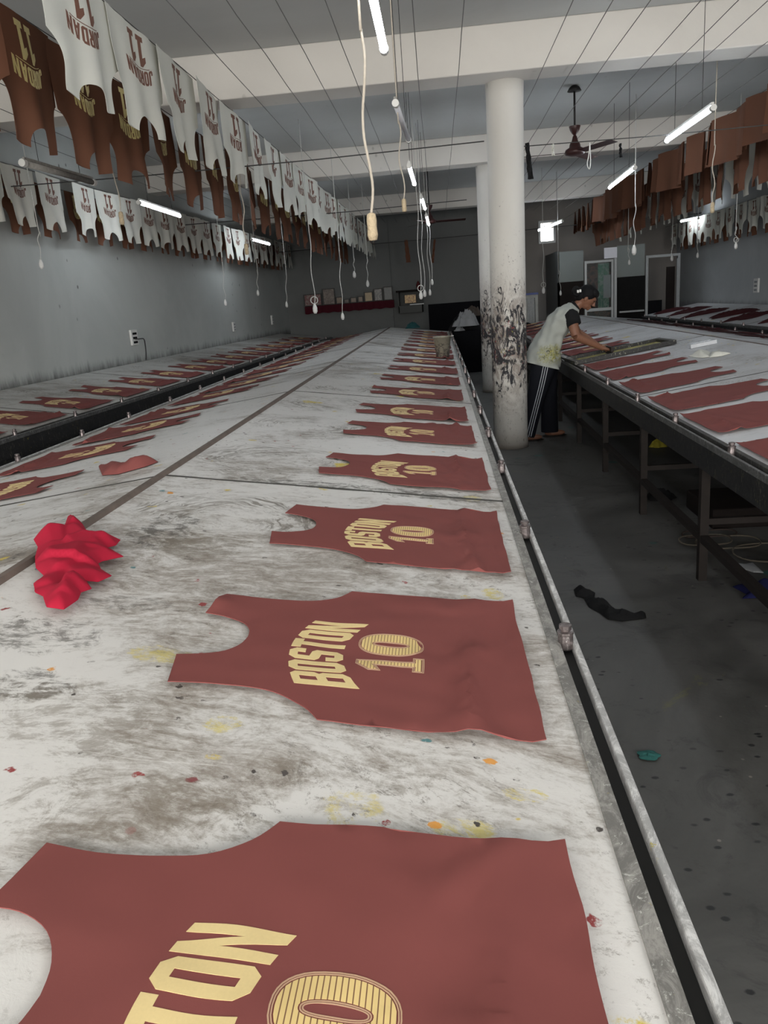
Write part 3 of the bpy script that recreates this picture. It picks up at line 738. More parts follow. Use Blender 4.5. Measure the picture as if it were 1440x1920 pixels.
def fold_proto(seed):               # jersey folded over the line: two plain flaps
    rng = random.Random(seed); hw = rng.uniform(.18, .28); L = rng.uniform(.40, .52); a = rng.uniform(0, 6); fr = rng.uniform(10, 18)
    V = []; Fc = []; nx, nz = 18, 16
    for side in (1, -1):
        n = len(V); LL = L if side == 1 else L*rng.uniform(.75, .95)
        for i in range(nx+1):
            for j in range(nz+1):
                v = -hw+2*hw*i/nx; u = LL*j/nz
                V.append((v*(1+.06*math.sin(u*6+a)), u+.008*math.sin(v*9+a), side*(.006+.012*u/.4)+.026*(u+.1)*2*math.sin(v*fr+a)))
        for i in range(nx):
            for j in range(nz):
                q = n+i*(nz+1)+j; Fc.append((q, q+1, q+nz+2, q+nz+1))
    k = (nx+1)*(nz+1)
    for i in range(nx): Fc.append((i*(nz+1), (i+1)*(nz+1), k+(i+1)*(nz+1), k+i*(nz+1)))
    root = ob('folded_jersey', mesh_of('folded_jersey', V, Fc, MT['brown'], True)); solid(root, .0016, 0.); return root
HW = [hang_proto('hanging_jersey', 60+i, MT['white'], (MT['brownprint'],), 1.2, .020) for i in range(4)]
HB = [hang_proto('hanging_jersey', 70+i, MT['brown'], (MT['foil'],), 1.16, .024) for i in range(4)]
HN = [hang_proto('hanging_jersey', 80+i, MT['brown'], None, 1.0, .03) for i in range(3)]
HF = [fold_proto(90+i) for i in range(4)]
Hused = set()
def hang(proto, p, side, yaw, sc, label, group):
    o = proto
    if proto.name in Hused: o = dup(proto)
    else: Hused.add(proto.name)
    if side > 0: B = Matrix(((0, 0, 1, 0), (-1, 0, 0, 0), (0, -1, 0, 0), (0, 0, 0, 1)))      # faces +X
    else: B = Matrix(((0, 0, -1, 0), (1, 0, 0, 0), (0, -1, 0, 0), (0, 0, 0, 1)))
    o.matrix_world = Matrix.Translation(p) @ Matrix.Rotation(yaw, 4, 'Z') @ B @ (Matrix.Diagonal((sc, sc, sc, 1)) if not isinstance(sc, tuple) else Matrix.Diagonal(sc+(1, 1)))
    tag(o, label, 'jersey', group); return o
def line_pts(x0, z0, y0, x1, z1, y1):
    return lambda y: Vector((x0+(x1-x0)*(y-y0)/(y1-y0), y, min(3.138, z0+(z1-z0)*(y-y0)/(y1-y0))))
def clothesline(fn, y0, y1, label, group=None):
    m = MB(); m.tube([fn(y0+(y1-y0)*k/20) for k in range(21)], .003, 5); return tag(m.build('clothesline', MT['wire']), label, 'clothesline', group)
LW = line_pts(-1.73, 3.125, 4.0, -1.33, 2.93, 18.6)
LB = line_pts(-2.22, 3.11, 4.5, -1.85, 2.93, 17.)
clothesline(LW, -2.0, 19.1, 'string carrying the white jerseys above the central table')
clothesline(LB, -2.0, 19.1, 'string carrying the brown jerseys behind the white ones')
y = 4.36; i = 0
while y < 18.6:
    hang(HW[i % 4], LW(y), 1, random.uniform(-.10, .10), (1.17, .89), 'white jersey hung upside down above the central table, %s from the camera' % ORD[i], 'white jerseys on the line above the central table')
    y += .70 if i < 9 else .62; i += 1
y = 4.02; i = 0
while y < 16.9:
    hang(HB[i % 4], LB(y), 1, random.uniform(-.2, .2), (1.1, 1.05), 'gold-printed brown jersey behind the central white row, %s from the camera' % ORD[i], 'brown jerseys behind the white row')
    y += .68 if i < 8 else .62; i += 1
# row along the left wall
LWW = lambda y: Vector((wl(y)+.34, y, 2.905-.006*(y-7)))
LWB = lambda y: Vector((wl(y)+.20, y, 2.845-.006*(y-7)))
clothesline(LWW, 3.0, 19.0, 'string carrying the white jerseys along the left wall')
clothesline(LWB, 3.0, 19.0, 'string carrying the brown jerseys closest to the left wall')
y = 7.0; i = 0
while y < 18.4:
    if not 8.35 < y < 8.5:
        hang(HW[(i+1) % 4], LWW(y), 1, random.uniform(-.1, .1)-.05, .80, 'white brown-printed jersey hanging along the left wall, %s from the camera' % ORD[i], 'white jerseys along the left wall')
    y += .56 if i != 2 else .72; i += 1
y = 7.1; i = 0
while y < 18.2:
    hang(HB[(i+1) % 4], LWB(y), 1, random.uniform(-.08, .08)-.05, .78, 'brown jersey hanging behind the white row at the left wall, %s from the camera' % ORD[i], 'brown jerseys behind the white row at the left wall')
    y += .60; i += 1
# right lines
R1 = line_pts(3.27, 3.125, 8., 3.02, 2.95, 18.5); R2 = line_pts(3.72, 3.10, 8., 3.45, 2.9, 18.5); R3 = line_pts(4.15, 3.10, 8., 3.8, 2.85, 18.5)
for f_, l_ in ((R1, 'string of the front row of brown jerseys on the right'), (R2, 'string of the middle row of brown jerseys on the right'), (R3, 'string of the white jerseys behind the brown rows on the right')):
    clothesline(f_, 2.0, 19.1, l_)
y = 8.1; i = 0
while y < 18.3:
    hang(HF[i % 4], R1(y), -1, random.uniform(-.35, .35), 1.05, 'plain brown jersey folded over the right-hand line, %s from the camera' % ORD[i], 'folded brown jerseys on the right line')
    y += random.uniform(.42, .56); i += 1
y = 8.5; i = 0
while y < 18.0:
    hang(HN[i % 3], R2(y), -1, random.uniform(-.25, .25), 1.05, 'plain brown jersey behind the folded ones on the right, %s from the camera' % ORD[i], 'plain brown jerseys in the middle row on the right')
    y += .58; i += 1
y = 9.0; i = 0
while y < 17.5:
    hang(HW[(i+2) % 4], R3(y), -1, random.uniform(-.25, .25), .95, 'white jersey behind the brown rows on the right, %s from the camera' % ORD[i], 'white jerseys behind the brown rows on the right')
    y += .75; i += 1
RW = lambda y: Vector((5.2, y, 2.585-.004*(y-12)))
clothesline(RW, 8.0, 18.9, 'string carrying the white jerseys along the right wall')
clothesline(lambda y: RW(y)+Vector((.14, 0, -.05)), 8.0, 18.9, 'string of brown jerseys closest to the right wall')
y = 12.7; i = 0
while y < 18.6:
    hang(HW[i % 4], RW(y), -1, random.uniform(-.08, .08), .76, 'white jersey with brown print hanging along the right wall, %s from the camera' % ORD[i], 'white jerseys along the right wall')
    y += .55; i += 1
y = 13.0; i = 0
while y < 18.3:
    hang(HN[i % 3], RW(y)+Vector((.14, 0, -.05)), -1, random.uniform(-.08, .08), .76, 'dark brown jersey between the white row and the right wall, %s from the camera' % ORD[i], 'brown jerseys at the right wall')
    y += .62; i += 1

# ------------------------------------------------------------------ tube lights
def tube_light(p0, p1, lit, label, mat=None, thick=.018):
    p0 = Vector(p0); p1 = Vector(p1); d = (p1-p0).normalized(); r = empty('tube_light', tuple((p0+p1)/2)); tag(r, label, 'light', 'fluorescent tube lights')
    q0 = p0-r.location; q1 = p1-r.location; up = Vector((0, 0, 1))
    m = MB(); m.tube([q0, q1], thick, 12); m.build('tube', mat or (MT['tube'] if lit else MT['tubeoff']), r, smooth=True)
    for a, b2 in ((q0, d), (q1, -d)):
        m = MB(); m.tube([a-b2*.03, a+b2*.012], thick*1.25, 10); m.build('end_cap', MT['plast'], r)
    m = MB(); m.tube([q0+up*.032, q1+up*.032], .014, 4); m.build('batten', MT['plast'] if lit else MT['dustyfix'], r)
    for q in (q0*.8+q1*.2, q0*.2+q1*.8):
        m = MB(); top = ZC-r.location.z; m.tube([q+up*.04, Vector((q.x, q.y, top))], .0025, 5); m.build('hanger', MT['wire'], r)
    return r
def tl(a, b, z, lit, label, **k): return tube_light(atZ(*a, z), atZ(*b, z), lit, label, **k)
e = atZ(720, 92, 2.6); tube_light((e.x, e.y-1.2, 2.6), e, True, 'lit tube light nearest the camera above the central table')
tl((742, 195), (766, 262), 2.6, False, 'unlit grey tube light above the central table, before the column')
tl((767, 311), (777, 345), 2.6, True, 'lit tube light above the central table, second lit one')
tl((790, 370), (797, 391), 2.6, True, 'lit tube light above the central table, third lit one')
tl((799, 404), (804, 421), 2.6, True, 'lit tube light farthest down the central table')
tl((1336, 203), (1250, 264), 2.6, True, 'lit tube light nearest the camera beside the right brown jerseys')
tl((1190, 315), (1143, 352), 2.6, True, 'second lit tube light beside the right brown jerseys')
tl((1054, 415), (1010, 432), 2.6, True, 'lit tube light in front of the small bright back window')
tube_light((2.06, 3.1, 2.6), (2.06, 4.3, 2.6), True, 'lit tube light of the right row, just outside the picture')
tube_light((2.06, .0, 2.6), (2.06, 1.2, 2.6), True, 'lit tube light of the right row beside the camera')
tube_light((-3.0, 2.2, 2.6), (-3.0, 3.4, 2.6), True, 'lit tube light of the left row, just outside the picture')
tl((45, 306), (174, 342), 2.6, False, 'dusty unlit tube fixture above the left table', mat=MT['dustyfix'], thick=.022)
tl((261, 380), (337, 405), 2.6, True, 'lit tube light above the left table, nearer one')
tl((472, 449), (505, 458), 2.6, True, 'lit tube light above the left table, farther one')
tube_light(atY(1277, 415, 17.2), atY(1309, 409, 16.2), True, 'short lit tube light near the right wall')

# ------------------------------------------------------------------ ceiling wires
xs = [-3.7, -3.35, -3.0, -2.65, -1.40, -1.08, -.82, -.545, -.05, .262, .93, 1.185, 1.43, 1.77, 2.03, 2.24, 2.62, 2.95]
for i, x in enumerate(xs):
    m = MB(); pts = [Vector((x+.012*noise.noise(Vector((x*9, k*1.7, 0))), -2.9+k*.8, 3.125+.012*noise.noise(Vector((x*5, k*1.3, 4))))) for k in range(28)]
    m.tube(pts, .0030, 5); tag(m.build('clothesline', MT['gwire']), 'empty sagging drying wire under the ceiling, %s of them from the left' % ORD[i], 'clothesline', 'empty drying wires under the ceiling')
def wire(name, pts, r, mat, label, cat, group=None):
    m = MB(); m.tube([Vector(p) for p in pts], r, 6); return tag(m.build(name, mat, smooth=True), label, cat, group)
za = atY(917, 264, 7.4).z
wire('cross_wire', [(.48, 7.4, za), (-1.0, 7.4, za-.02), (-2.6, 7.4, za-.02), (wl(7.4)+.01, 7.4, za)], .005, MT['wire'], 'dark cross wire from the near column to the left wall', 'wire')
wire('cross_wire', [(.80, 7.4, za-.07), (1.9, 7.4, za-.085), (3.4, 7.4, za-.08), (wr(0)-.01, 7.4, za)], .004, MT['wire'], 'dark cross wire from the near column toward the right wall', 'wire')
zb = atY(893, 373, 11.8).z
wire('cross_wire', [(.49, 11.8, zb), (-1.2, 11.8, zb-.02), (wl(11.8)+.01, 11.8, zb)], .006, MT['wire'], 'dark cross wire from the far column to the left', 'wire')
pz = atY(893, 440, 17.5).z
wire('cross_wire', [(-3.6, 17.5, pz-.02), (-.6, 17.5, pz-.01), (1.3, 17.5, pz), (4.5, 17.5, pz+.05), (5.54, 17.5, pz+.05)], .008, MT['wire'], 'dark cross wire in front of the back wall', 'wire')
def strip_cloth(name, a, b2, Y, w, mat, label, thick=.01, cat='cloth'):
    p0 = atY(*a, Y); p1 = atY(*b2, Y); m = MB(); n = 10; V = []; Fc = []
    for k in range(n+1):
        p = p0.lerp(p1, k/n); ww = w*(.75+.35*k/n)*(1+.12*math.sin(k*1.9))
        for j, s in enumerate((-1, -.33, .33, 1)): V.append((p.x+s*ww/2, p.y+.012*math.sin(k*1.2+j*2.), p.z))
    for k in range(n):
        for j in range(3): q = k*4+j; Fc.append((q, q+1, q+5, q+4))
    o = ob(name, mesh_of(name, V, Fc, mat, True)); solid(o, thick); return tag(o, label, cat)
strip_cloth('cloth_strip', (988, 268), (995, 336), 7.4, .04, MT['blackcloth'], 'long black cloth strip hanging beside the near column')
strip_cloth('cloth_strip', (1163, 269), (1164, 295), 7.4, .018, MT['blackcloth'], 'short dark rag clipped on the right cross wire')
strip_cloth('cloth_strip', (1036, 270), (1037, 292), 7.4, .02, MT['whitecloth'], 'small pale rag on the right cross wire')
strip_cloth('cloth_strip', (761, 450), (766, 492), 17.5, .09, MT['brown'], 'narrow brown rag hanging on the back cross wire')
strip_cloth('cloth_strip', (815, 449), (811, 493), 17.5, .05, MT['brown'], 'thin dark rag hanging right of the brown one at the back')
lp = [atY(x, y, 7.4) for x, y in ((1106, 268), (1104, 290), (1101, 308), (1105, 317), (1107, 308), (1107, 290), (1106, 270))]
wire('cord_loop', spline([tuple(p) for p in lp], 4), .004, MT['plast'], 'white cord loop hanging from the right cross wire', 'cord')

# ------------------------------------------------------------------ ceiling fans
def fan(pos, drop, ang, label, R=.60):
    r = empty('ceiling_fan', tuple(pos)); tag(r, label, 'fan', 'ceiling fans')
    z = -drop
    MB().lathe([(.012, -.06), (.075, -.055), (.055, -.02), (.03, 0)], 16).build('ceiling_mount', MT['darkm'], r, smooth=True)
    MB().tube([(0, 0, -.05), (0, 0, z+.20)], .011, 10).build('downrod', MT['darkm'], r, smooth=True)
    MB().lathe([(.012, z+.17), (.03, z+.19), (.05, z+.22), (.062, z+.26), (.062, z+.262), (.012, z+.262)], 20).build('canopy', MT['fan'], r, smooth=True)
    MB().lathe([(.01, z+.175), (.022, z+.16), (.035, z+.11), (.055, z+.085), (.062, z+.05), (.10, z+.03), (.112, z+.0), (.10, z-.022), (.05, z-.034), (.01, z-.036)], 26).build('motor', MT['fan'], r, smooth=True)
    for k in range(3):
        a = math.radians(ang+120*k); M = Matrix.Rotation(a, 4, 'Z') @ Matrix.Translation((0, 0, z)) @ Matrix.Rotation(math.radians(-11), 4, 'X')
        m = MB(); m.box((.10, -.05, -.002), (R, .06, .002), M); m.build('blade', MT['fan'], r)
    return r
fan(Vector((1.58, 9.3, ZC)), .66, 180, 'brown three-bladed ceiling fan right of the near column')
hp = atY(806, 416, 13.8); fan(Vector((hp.x, 13.8, ZC)), ZC-hp.z, 5, 'dark far ceiling fan above the central table')

# ------------------------------------------------------------------ pull cords
def cord(top, bot, Y, kind, label, r=.003, endlen=.05, mid=None):
    a = atY(*top, Y); b2 = atY(*bot, Y); e = empty('pull_cord', (a.x, Y, ZC)); tag(e, label, 'cord', 'hanging switch cords')
    O = e.location
    pts = [Vector((a.x, Y, ZC)), Vector((a.x, Y, max(a.z, 0)))] if a.z < ZC-.02 else [Vector((a.x, Y, ZC))]
    n = 8
    for k in range(1, n+1):
        p = a.lerp(b2, k/n) if a.z < ZC else Vector((a.x, Y, ZC)).lerp(b2, k/n)
        p.x += .012*math.sin(k*1.3+a.x*5)*(1 if k < n else 0); p.y += .01*math.sin(k*1.9) if k < n else 0; pts.append(p)
    m = MB(); m.tube([p-O for p in spline([tuple(p) for p in pts], 3) and [Vector(q) for q in spline([tuple(p) for p in pts], 3)]], r, 6); m.build('cord', MT['rope'] if kind == 'rope' else MT['cordw'], e, smooth=True)
    c = b2-O
    if kind == 'rope':
        m = MB(); L = endlen; w = L*.21
        m.lathe([(w*.4, L*.06), (w*.85, 0), (w, -L*.25), (w*.92, -L*.5), (w*1.05, -L*.8), (w*.8, -L), (w*.3, -L*1.02)], 14, c=c); m.build('taped_end', MT['tape'], e, smooth=True)
    else:
        m = MB(); L = endlen; w = L*.28
        m.lathe([(w*.35, L*.15), (w*.6, 0), (w, -L*.35), (w, -L*.75), (w*.5, -L)], 12, c=c); m.build('switch', MT['plast'], e, smooth=True)
        if kind == 'ring':
            m = MB(); R = L*.42; m.tube([c+Vector((R*math.sin(t), 0, L*.15+R+R*math.cos(t))) for t in [2*PI*k/16 for k in range(17)]], r*1.1, 6); m.build('cord_ring', MT['cordw'], e, smooth=True)
    return e
C_ = [((672, 0), (696, 402), 3.2, 'rope', 'thick rope with taped end hanging nearest the camera', .0055, .095),
 ((745, 205), (757, 374), 5.4, 'rope', 'rope with taped end hanging below the unlit centre tube', .0045, .075),
 ((186, 170), (226, 398), 7.0, 'rope', 'pale rope with taped end crossing the brown jerseys', .005, .10),
 ((450, 330), (461, 458), 8.2, 'rope', 'rope with small taped end before the lit left tube', .005, .10),
 ((578, 420), (590, 572), 9.6, 'ring', 'cord with ring and switch hanging before the picture shelf', .005, .10),
 ((636, 470), (642, 588), 10.5, 'switch', 'long cord with small switch right of the ringed cord', .005, .08),
 ((71, 425), (76, 489), 7.5, 'switch', 'cord with white switch hanging at the left wall, nearest one', .004, .075),
 ((417, 495), (422, 563), 10.5, 'switch', 'thin cord with dark switch low by the left wall', .004, .07),
 ((482, 500), (483, 545), 13.0, 'switch', 'thin short cord near the far left wall', .005, .08),
 ((536, 505), (537, 567), 14.5, 'switch', 'thin cord near the back left corner', .005, .09),
 ((663, 480), (664, 510), 14.0, 'switch', 'short cord under the far end of the white jerseys', .006, .10),
 ((688, 480), (689, 527), 14.5, 'switch', 'short cord right of the far white jerseys', .006, .10),
 ((780, 350), (789, 548), 9.4, 'ring', 'leftmost cord of the cluster below the lit centre tubes', .0045, .08),
 ((788, 382), (796, 545), 10.4, 'switch', 'second cord of the cluster below the lit centre tubes', .0045, .08),
 ((799, 410), (806, 544), 12.4, 'switch', 'third cord of the cluster below the lit centre tubes', .005, .08),
 ((804, 415), (810, 525), 13.2, 'switch', 'rightmost cord of the cluster below the lit centre tubes', .005, .08),
 ((1340, 255), (1336, 380), 7.9, 'rope', 'rope with taped end hanging before the right brown jerseys', .005, .09),
 ((1191, 370), (1189, 462), 10.0, 'switch', 'cord with white switch hanging before the grey partition panel', .0045, .10),
 ((1018, 440), (1019, 540), 15.0, 'ring', 'cord hanging below the small bright window', .005, .10),
 ((1047, 500), (1051, 546), 15.5, 'switch', 'cord with switch before the brown board', .005, .08),
 ((1178, 460), (1180, 488), 14.5, 'switch', 'short cord on the grey partition panel', .005, .08),
 ((1261, 440), (1260, 480), 15.2, 'switch', 'cord near the far right corner', .006, .09),
 ((1380, 420), (1380, 456), 10.5, 'ring', 'cord with ringed switch at the right wall', .0045, .07),
 ((1308, 440), (1308, 475), 14.8, 'switch', 'faint short cord by the right wall', .005, .08)]
for t_, b_, Y_, k_, l_, r_, e_ in C_: cord(t_, b_, Y_, k_, l_, r_, e_)

# ------------------------------------------------------------------ things at the back
YS = 19.12
def boxpx(m, x0, y0, x1, y1, Y, dep, zmin=None):
    """box whose front face fills the given outline at distance Y"""
    a = atY(x0, (y0+y1)/2, Y).x; b2 = atY(x1, (y0+y1)/2, Y).x
    zt = atY((x0+x1)/2, y0, Y).z; zb2 = atY((x0+x1)/2, y1, Y).z if zmin is None else zmin
    m.box((a, Y, zb2), (b2, Y+dep, zt)); return a, b2, zb2, zt
sa = atY(572, 575, 18.9); sb = atY(738, 562, 18.9)
r = empty('wall_shelf', ((sa.x+sb.x)/2, 19.0, sa.z)); tag(r, 'long back-wall shelf draped with dark red cloth', 'shelf')
zs = (sa.z+sb.z)/2
MB().box((sa.x-r.location.x, -.10, zs-.015-r.location.z), (sb.x-r.location.x, .12, zs-r.location.z)).build('board', MT['panelbrown'], r)
V = []; Fc = []
for k in range(61):
    x = sa.x-r.location.x-.01+(sb.x-sa.x+.02)*k/60
    for j in range(3): V.append((x, -.105-.006*math.sin(k*1.1)*j, zs-r.location.z-.005-.085*j-(.01*math.sin(k*.9) if j == 2 else 0)))
for k in range(60):
    for j in range(2): q = k*3+j; Fc.append((q, q+1, q+4, q+3))
solid(ob('red_cloth', mesh_of('red_cloth', V, Fc, MT['redlace'], True), r), .004)
def picmat(name, c1, c2, sc=30):
    m, nt, b = newmat(name); g = G(nt); P = g.tc(); n = g.noise(P, sc, 4, .7, 1.5)
    nt.links.new(g.mix(g.ss(n, .42, .6), c1, c2), b.inputs['Base Color']); b.inputs['Roughness'].default_value = .35; return m
PM = [picmat('faded_red_picture', (.16, .015, .02, 1), (.25, .19, .17, 1), 14), picmat('brown_picture', (.09, .06, .045, 1), (.20, .15, .12, 1), 16), picmat('tan_print', (.16, .10, .06, 1), (.22, .15, .09, 1)),
      picmat('dark_print', (.05, .035, .03, 1), (.10, .07, .05, 1)), picmat('cream_print', (.45, .33, .16, 1), (.38, .26, .11, 1)), picmat('grey_portrait', (.10, .10, .10, 1), (.28, .25, .24, 1), 9), picmat('slate_print', (.05, .06, .06, 1), (.07, .08, .08, 1))]
FR = [((570, 556), (604, 577), 0, 'wide red-toned picture, leftmost on the back shelf'), ((605, 546), (629, 575), 1, 'tall brown picture, second from the left on the back shelf'),
      ((630, 562), (644, 574), 2, 'small dark square picture beside the tall brown one'), ((645, 567), (656, 574), 3, 'smallest dark picture on the back shelf'),
      ((657, 564), (670, 573), 2, 'small tan picture in the middle of the back shelf'), ((671, 562), (682, 572), 2, 'small plain tan picture left of the bright cream one'),
      ((683, 553), (700, 570), 4, 'bright cream picture in a dark frame on the back shelf'), ((701, 546), (718, 568), 5, 'dark-framed grey portrait on the back shelf'),
      ((719, 543), (737, 567), 6, 'slate-coloured picture, rightmost on the back shelf')]
for (x0, y0), (x1, y1), k, l in FR:
    a = atY(x0, (y0+y1)/2, 19.0).x; b2 = atY(x1, (y0+y1)/2, 19.0).x; h = atY(x0, y0, 19.0).z-atY(x0, y1, 19.0).z+.02
    e = empty('framed_picture', ((a+b2)/2, 19.0, zs)); tag(e, l, 'picture', 'framed pictures on the back shelf'); w = (b2-a)/2-.006
    m = MB(); t = .02
    for q in ((-w, 0, w, t), (-w, h-t, w, h), (-w, t, -w+t, h-t), (w-t, t, w, h-t)): m.box((q[0], -.012, q[1]), (q[2], .012, q[3]))
    m.build('frame', MT['framew'], e); MB().box((-w+t, -.004, t), (w-t, .008, h-t)).build('picture', PM[k], e)
# wall cabinet with the glowing gold picture
Yc = 18.75
p0 = atY(748, 588, Yc); p1 = atY(791, 545, Yc); e = empty('wall_cabinet', ((p0.x+p1.x)/2, 19.0, p0.z)); tag(e, 'dark open wall cabinet with a gold picture inside', 'cabinet')
w = (p1.x-p0.x)/2; h = p1.z-p0.z; D = .22
m = MB(); m.box((-w, D*.9, 0), (w, D, h)).box((-w, -D, 0), (-w+.02, D, h)).box((w-.02, -D, 0), (w, D, h)).box((-w, -D, 0), (w, D, h*.36)); m.build('body', flat('dark_green_wood', (.025, .03, .027, 1), .5), e)
MB().box((-w-.04, -D-.03, h-.0), (w+.04, D, h+.04)).build('top_board', MT['panelbrown'], e)
MB().box((-w*.05, -D-.02, h*.37), (w+.03, -D+.08, h*.40)).build('ledge', MT['alu'], e)
g0 = atY(759, 569, Yc); g1 = atY(779, 552, Yc)
MB().box((g0.x-e.location.x, -D*.4, g0.z-e.location.z), (g1.x-e.location.x, -D*.4+.02, g1.z-e.location.z)).build('gold_picture', picmat('gold_relief', (.30, .10, .02, 1), (.95, .62, .16, 1), 22), e)
o = MB().lathe([(.03, 0), (.045, .04), (.05, .10), (.02, .17), (.005, .19)], 12).build('red_ornament', flat('dark_red_paint', (.10, .006, .008, 1), .5), None, smooth=True, loc=(e.location.x+w*.72, 18.9, e.location.z+h+.04))
tag(o, 'small dark red ornament on top of the wall cabinet', 'ornament')
# black board behind the end of the central table
m = MB(); a, b2, z0, z1 = boxpx(m, 804, 567, 905, 620, 18.4, .06, 0.0); tag(m.build('black_board', MT['black']), 'large black board standing against the back wall', 'board')
m = MB(); p = atY(855, 612, 15.6); m.box((p.x-.05, 15.0, 0), (p.x+.50, 16.4, .78)); o = m.build('shadow_block', MT['black']); bevel(o, .01); tag(o, 'low black block standing for shadow and objects behind the far column', 'block')  # black box added to fill a dark area of shadow and objects
def crumple(name, center, size, h, mat, label, cat='cloth', seed=1., n=34, lobes=5, sub=True):
    """a crumpled heap of cloth: irregular outline with folded ridges"""
    V = []; Fc = []; rings = n//2; seg = n*2
    for i in range(rings+1):
        t = i/rings
        for k in range(seg):
            th = 2*PI*k/seg
            R = 1+.28*noise.noise(Vector((math.cos(th)*1.6, math.sin(th)*1.6, seed)))+.13*math.sin(lobes*th+seed)
            x = size[0]*R*t*math.cos(th); y = size[1]*R*t*math.sin(th)
            q = Vector((x/size[0]*1.9+seed, y/size[1]*1.9, seed*2.)); rd = 1-abs(noise.noise(q))*2.6; rd2 = 1-abs(noise.noise(q*2.3))*2.2
            z = h*((1-t**2.2)*(.35+.5*max(0, rd))+.16*max(0, rd2)*(1-t**4))+.004
            V.append((x, y, max(.003, z)))
    for i in range(rings):
        for k in range(seg):
            k2 = (k+1) % seg; Fc.append((i*seg+k, (i+1)*seg+k, (i+1)*seg+k2, i*seg+k2))
    me = mesh_of(name, V, Fc, mat, True); bm = bmesh.new(); bm.from_mesh(me); bmesh.ops.remove_doubles(bm, verts=bm.verts, dist=1e-5); bmesh.ops.recalc_face_normals(bm, faces=bm.faces); bm.to_mesh(me); bm.free()
    o = ob(name, me, None, center); solid(o, .003, 1.); return tag(o, label, cat)
cx = p.x+.22
crumple('sack', (cx-.06, 15.4, .78), (.30, .30), .34, MT['blackcloth'], 'bulging dark sack on the low black block', 'sack', 4.)
crumple('cloth_heap', (cx-.02, 15.15, .86), (.24, .20), .32, MT['greycloth'], 'crumpled grey-white cloth heap on the dark sack', 'cloth', 6.)
crumple('cloth_heap', (cx+.12, 15.7, 1.02), (.20, .20), .20, flat('brown_rag', (.07, .055, .045, 1), .9), 'brownish rag heap behind the grey-white cloth', 'cloth', 9.)
crumple('cloth_heap', (cx-.17, 15.06, .78), (.10, .08), .09, MT['greycloth'], 'small grey-white rag below the heap by the black block', 'cloth', 3.)
pt = atZ(773, 616, .87); crumple('cloth_heap', (pt.x, min(pt.y, 16.4), .873), (.14, .10), .13, flat('teal_rag', (.01, .07, .075, 1), .9), 'small teal cloth bundle at the far end of the central table', 'cloth', 2.)
# paint container on the central table
Yb = 9.1; bp = onP(834, 671, .7262, XE, -.14); bx = bp.x-.02; bz = zm(bx)
def mat_bucket():
    m, nt, b = newmat('stained_translucent_plastic'); g = G(nt); P = g.tc(); z = g.sep(P)[2]
    n = g.noise(P, 28, 6, .75, 1.)
    c = g.mix(g.ss(g.m('ADD', n, g.m('MULTIPLY', z, -.8)), .36, .52), (.34, .32, .25, 1), (.10, .095, .085, 1))
    nt.links.new(c, b.inputs['Base Color']); b.inputs['Roughness'].default_value = .45; return m
e = empty('paint_tub', (bx, Yb+.05, bz+.01)); tag(e, 'stained plastic paint tub standing among the far printed jerseys', 'tub')
m = MB(); m.lathe([(.070, 0), (.074, .005), (.100, .225), (.104, .225), (.104, .238), (.094, .238), (.068, .012), (.02, .010)], 28); m.build('tub', mat_bucket(), e, smooth=True)
MB().lathe([(.088, .16), (.088, .165)], 20).build('yellow_paint', flat('yellow_paint', (.5, .36, .05, 1), .4), e)
MB().tube([(.100, 0, .232), (.135, -.01, .236)], .004, 6).build('tub_handle', MT['plast'], e)
# air cooler
Yk = 16.6; a = atY(986, 575, Yk).x; b2 = atY(1009, 575, Yk).x; zt = atY(998, 549, Yk).z; e = empty('air_cooler', ((a+b2)/2, Yk+.2, 0)); tag(e, 'tall white air cooler with a blue top beyond the right table', 'cooler')
w = (b2-a)/2; MB().box((-w, -.2, .0), (w, .2, zt-.04)).build('body', flat('dirty_white_plastic', (.36, .37, .35, 1), .5, 0, .2, 8), e)
MB().box((-w-.01, -.21, zt-.04), (w+.01, .21, zt)).build('top_lid', MT['blueplast'], e)
m = MB(); m.box((-w+.03, -.206, zt-.62), (w-.06, -.2, zt-.10)); m.build('pad', MT['black'], e)
m = MB()
for k in range(9): m.box((-w+.035+k*(2*w-.1)/9, -.212, zt-.62), (-w+.042+k*(2*w-.1)/9, -.205, zt-.10))
m.build('grille', MT['alu'], e)
crumple('cloth_heap', tuple(Rm @ Vector((.30, 15.75, .765))), (.2, .12), .07, MT['blackcloth'], 'small black rag at the far end of the right table', 'cloth', 5.)
# partition booth on the right
Yp = 17.0
def panel(x0, y0, x1, y1, dep, mat, name, parent, zmin=None, Y=Yp):
    m = MB(); boxpx(m, x0, y0, x1, y1, Y, dep, zmin); o = m.build(name, mat, None); o.parent = parent; o.matrix_parent_inverse = Matrix.Translation(-parent.location); return o
e = empty('partition_booth', (atY(1060, 560, Yp).x, Yp, 0)); tag(e, 'grey-green boarded booth with brown lower boards behind the person', 'partition')
panel(1046, 471, 1094, 528, .04, MT['panelgrey'], 'upper_board', e); panel(1046, 528.5, 1094, 600, .04, MT['panelbrown'], 'lower_board', e, 0.)
xa = atY(1046, 560, Yp).x; xb2 = atY(1024, 560, 18.9).x; zt = atY(1046, 471, Yp).z
m = MB(); m.add([(xa, Yp, 0), (xb2, 18.9, 0), (xb2+.04, 18.9, 0), (xa+.04, Yp, 0), (xa, Yp, zt), (xb2, 18.9, zt), (xb2+.04, 18.9, zt), (xa+.04, Yp, zt)], [(0, 1, 2, 3), (4, 7, 6, 5), (0, 4, 5, 1), (1, 5, 6, 2), (2, 6, 7, 3), (3, 7, 4, 0)])
o = m.build('side_board', MT['panelshade'], None); o.parent = e; o.matrix_parent_inverse = Matrix.Translation(-e.location)
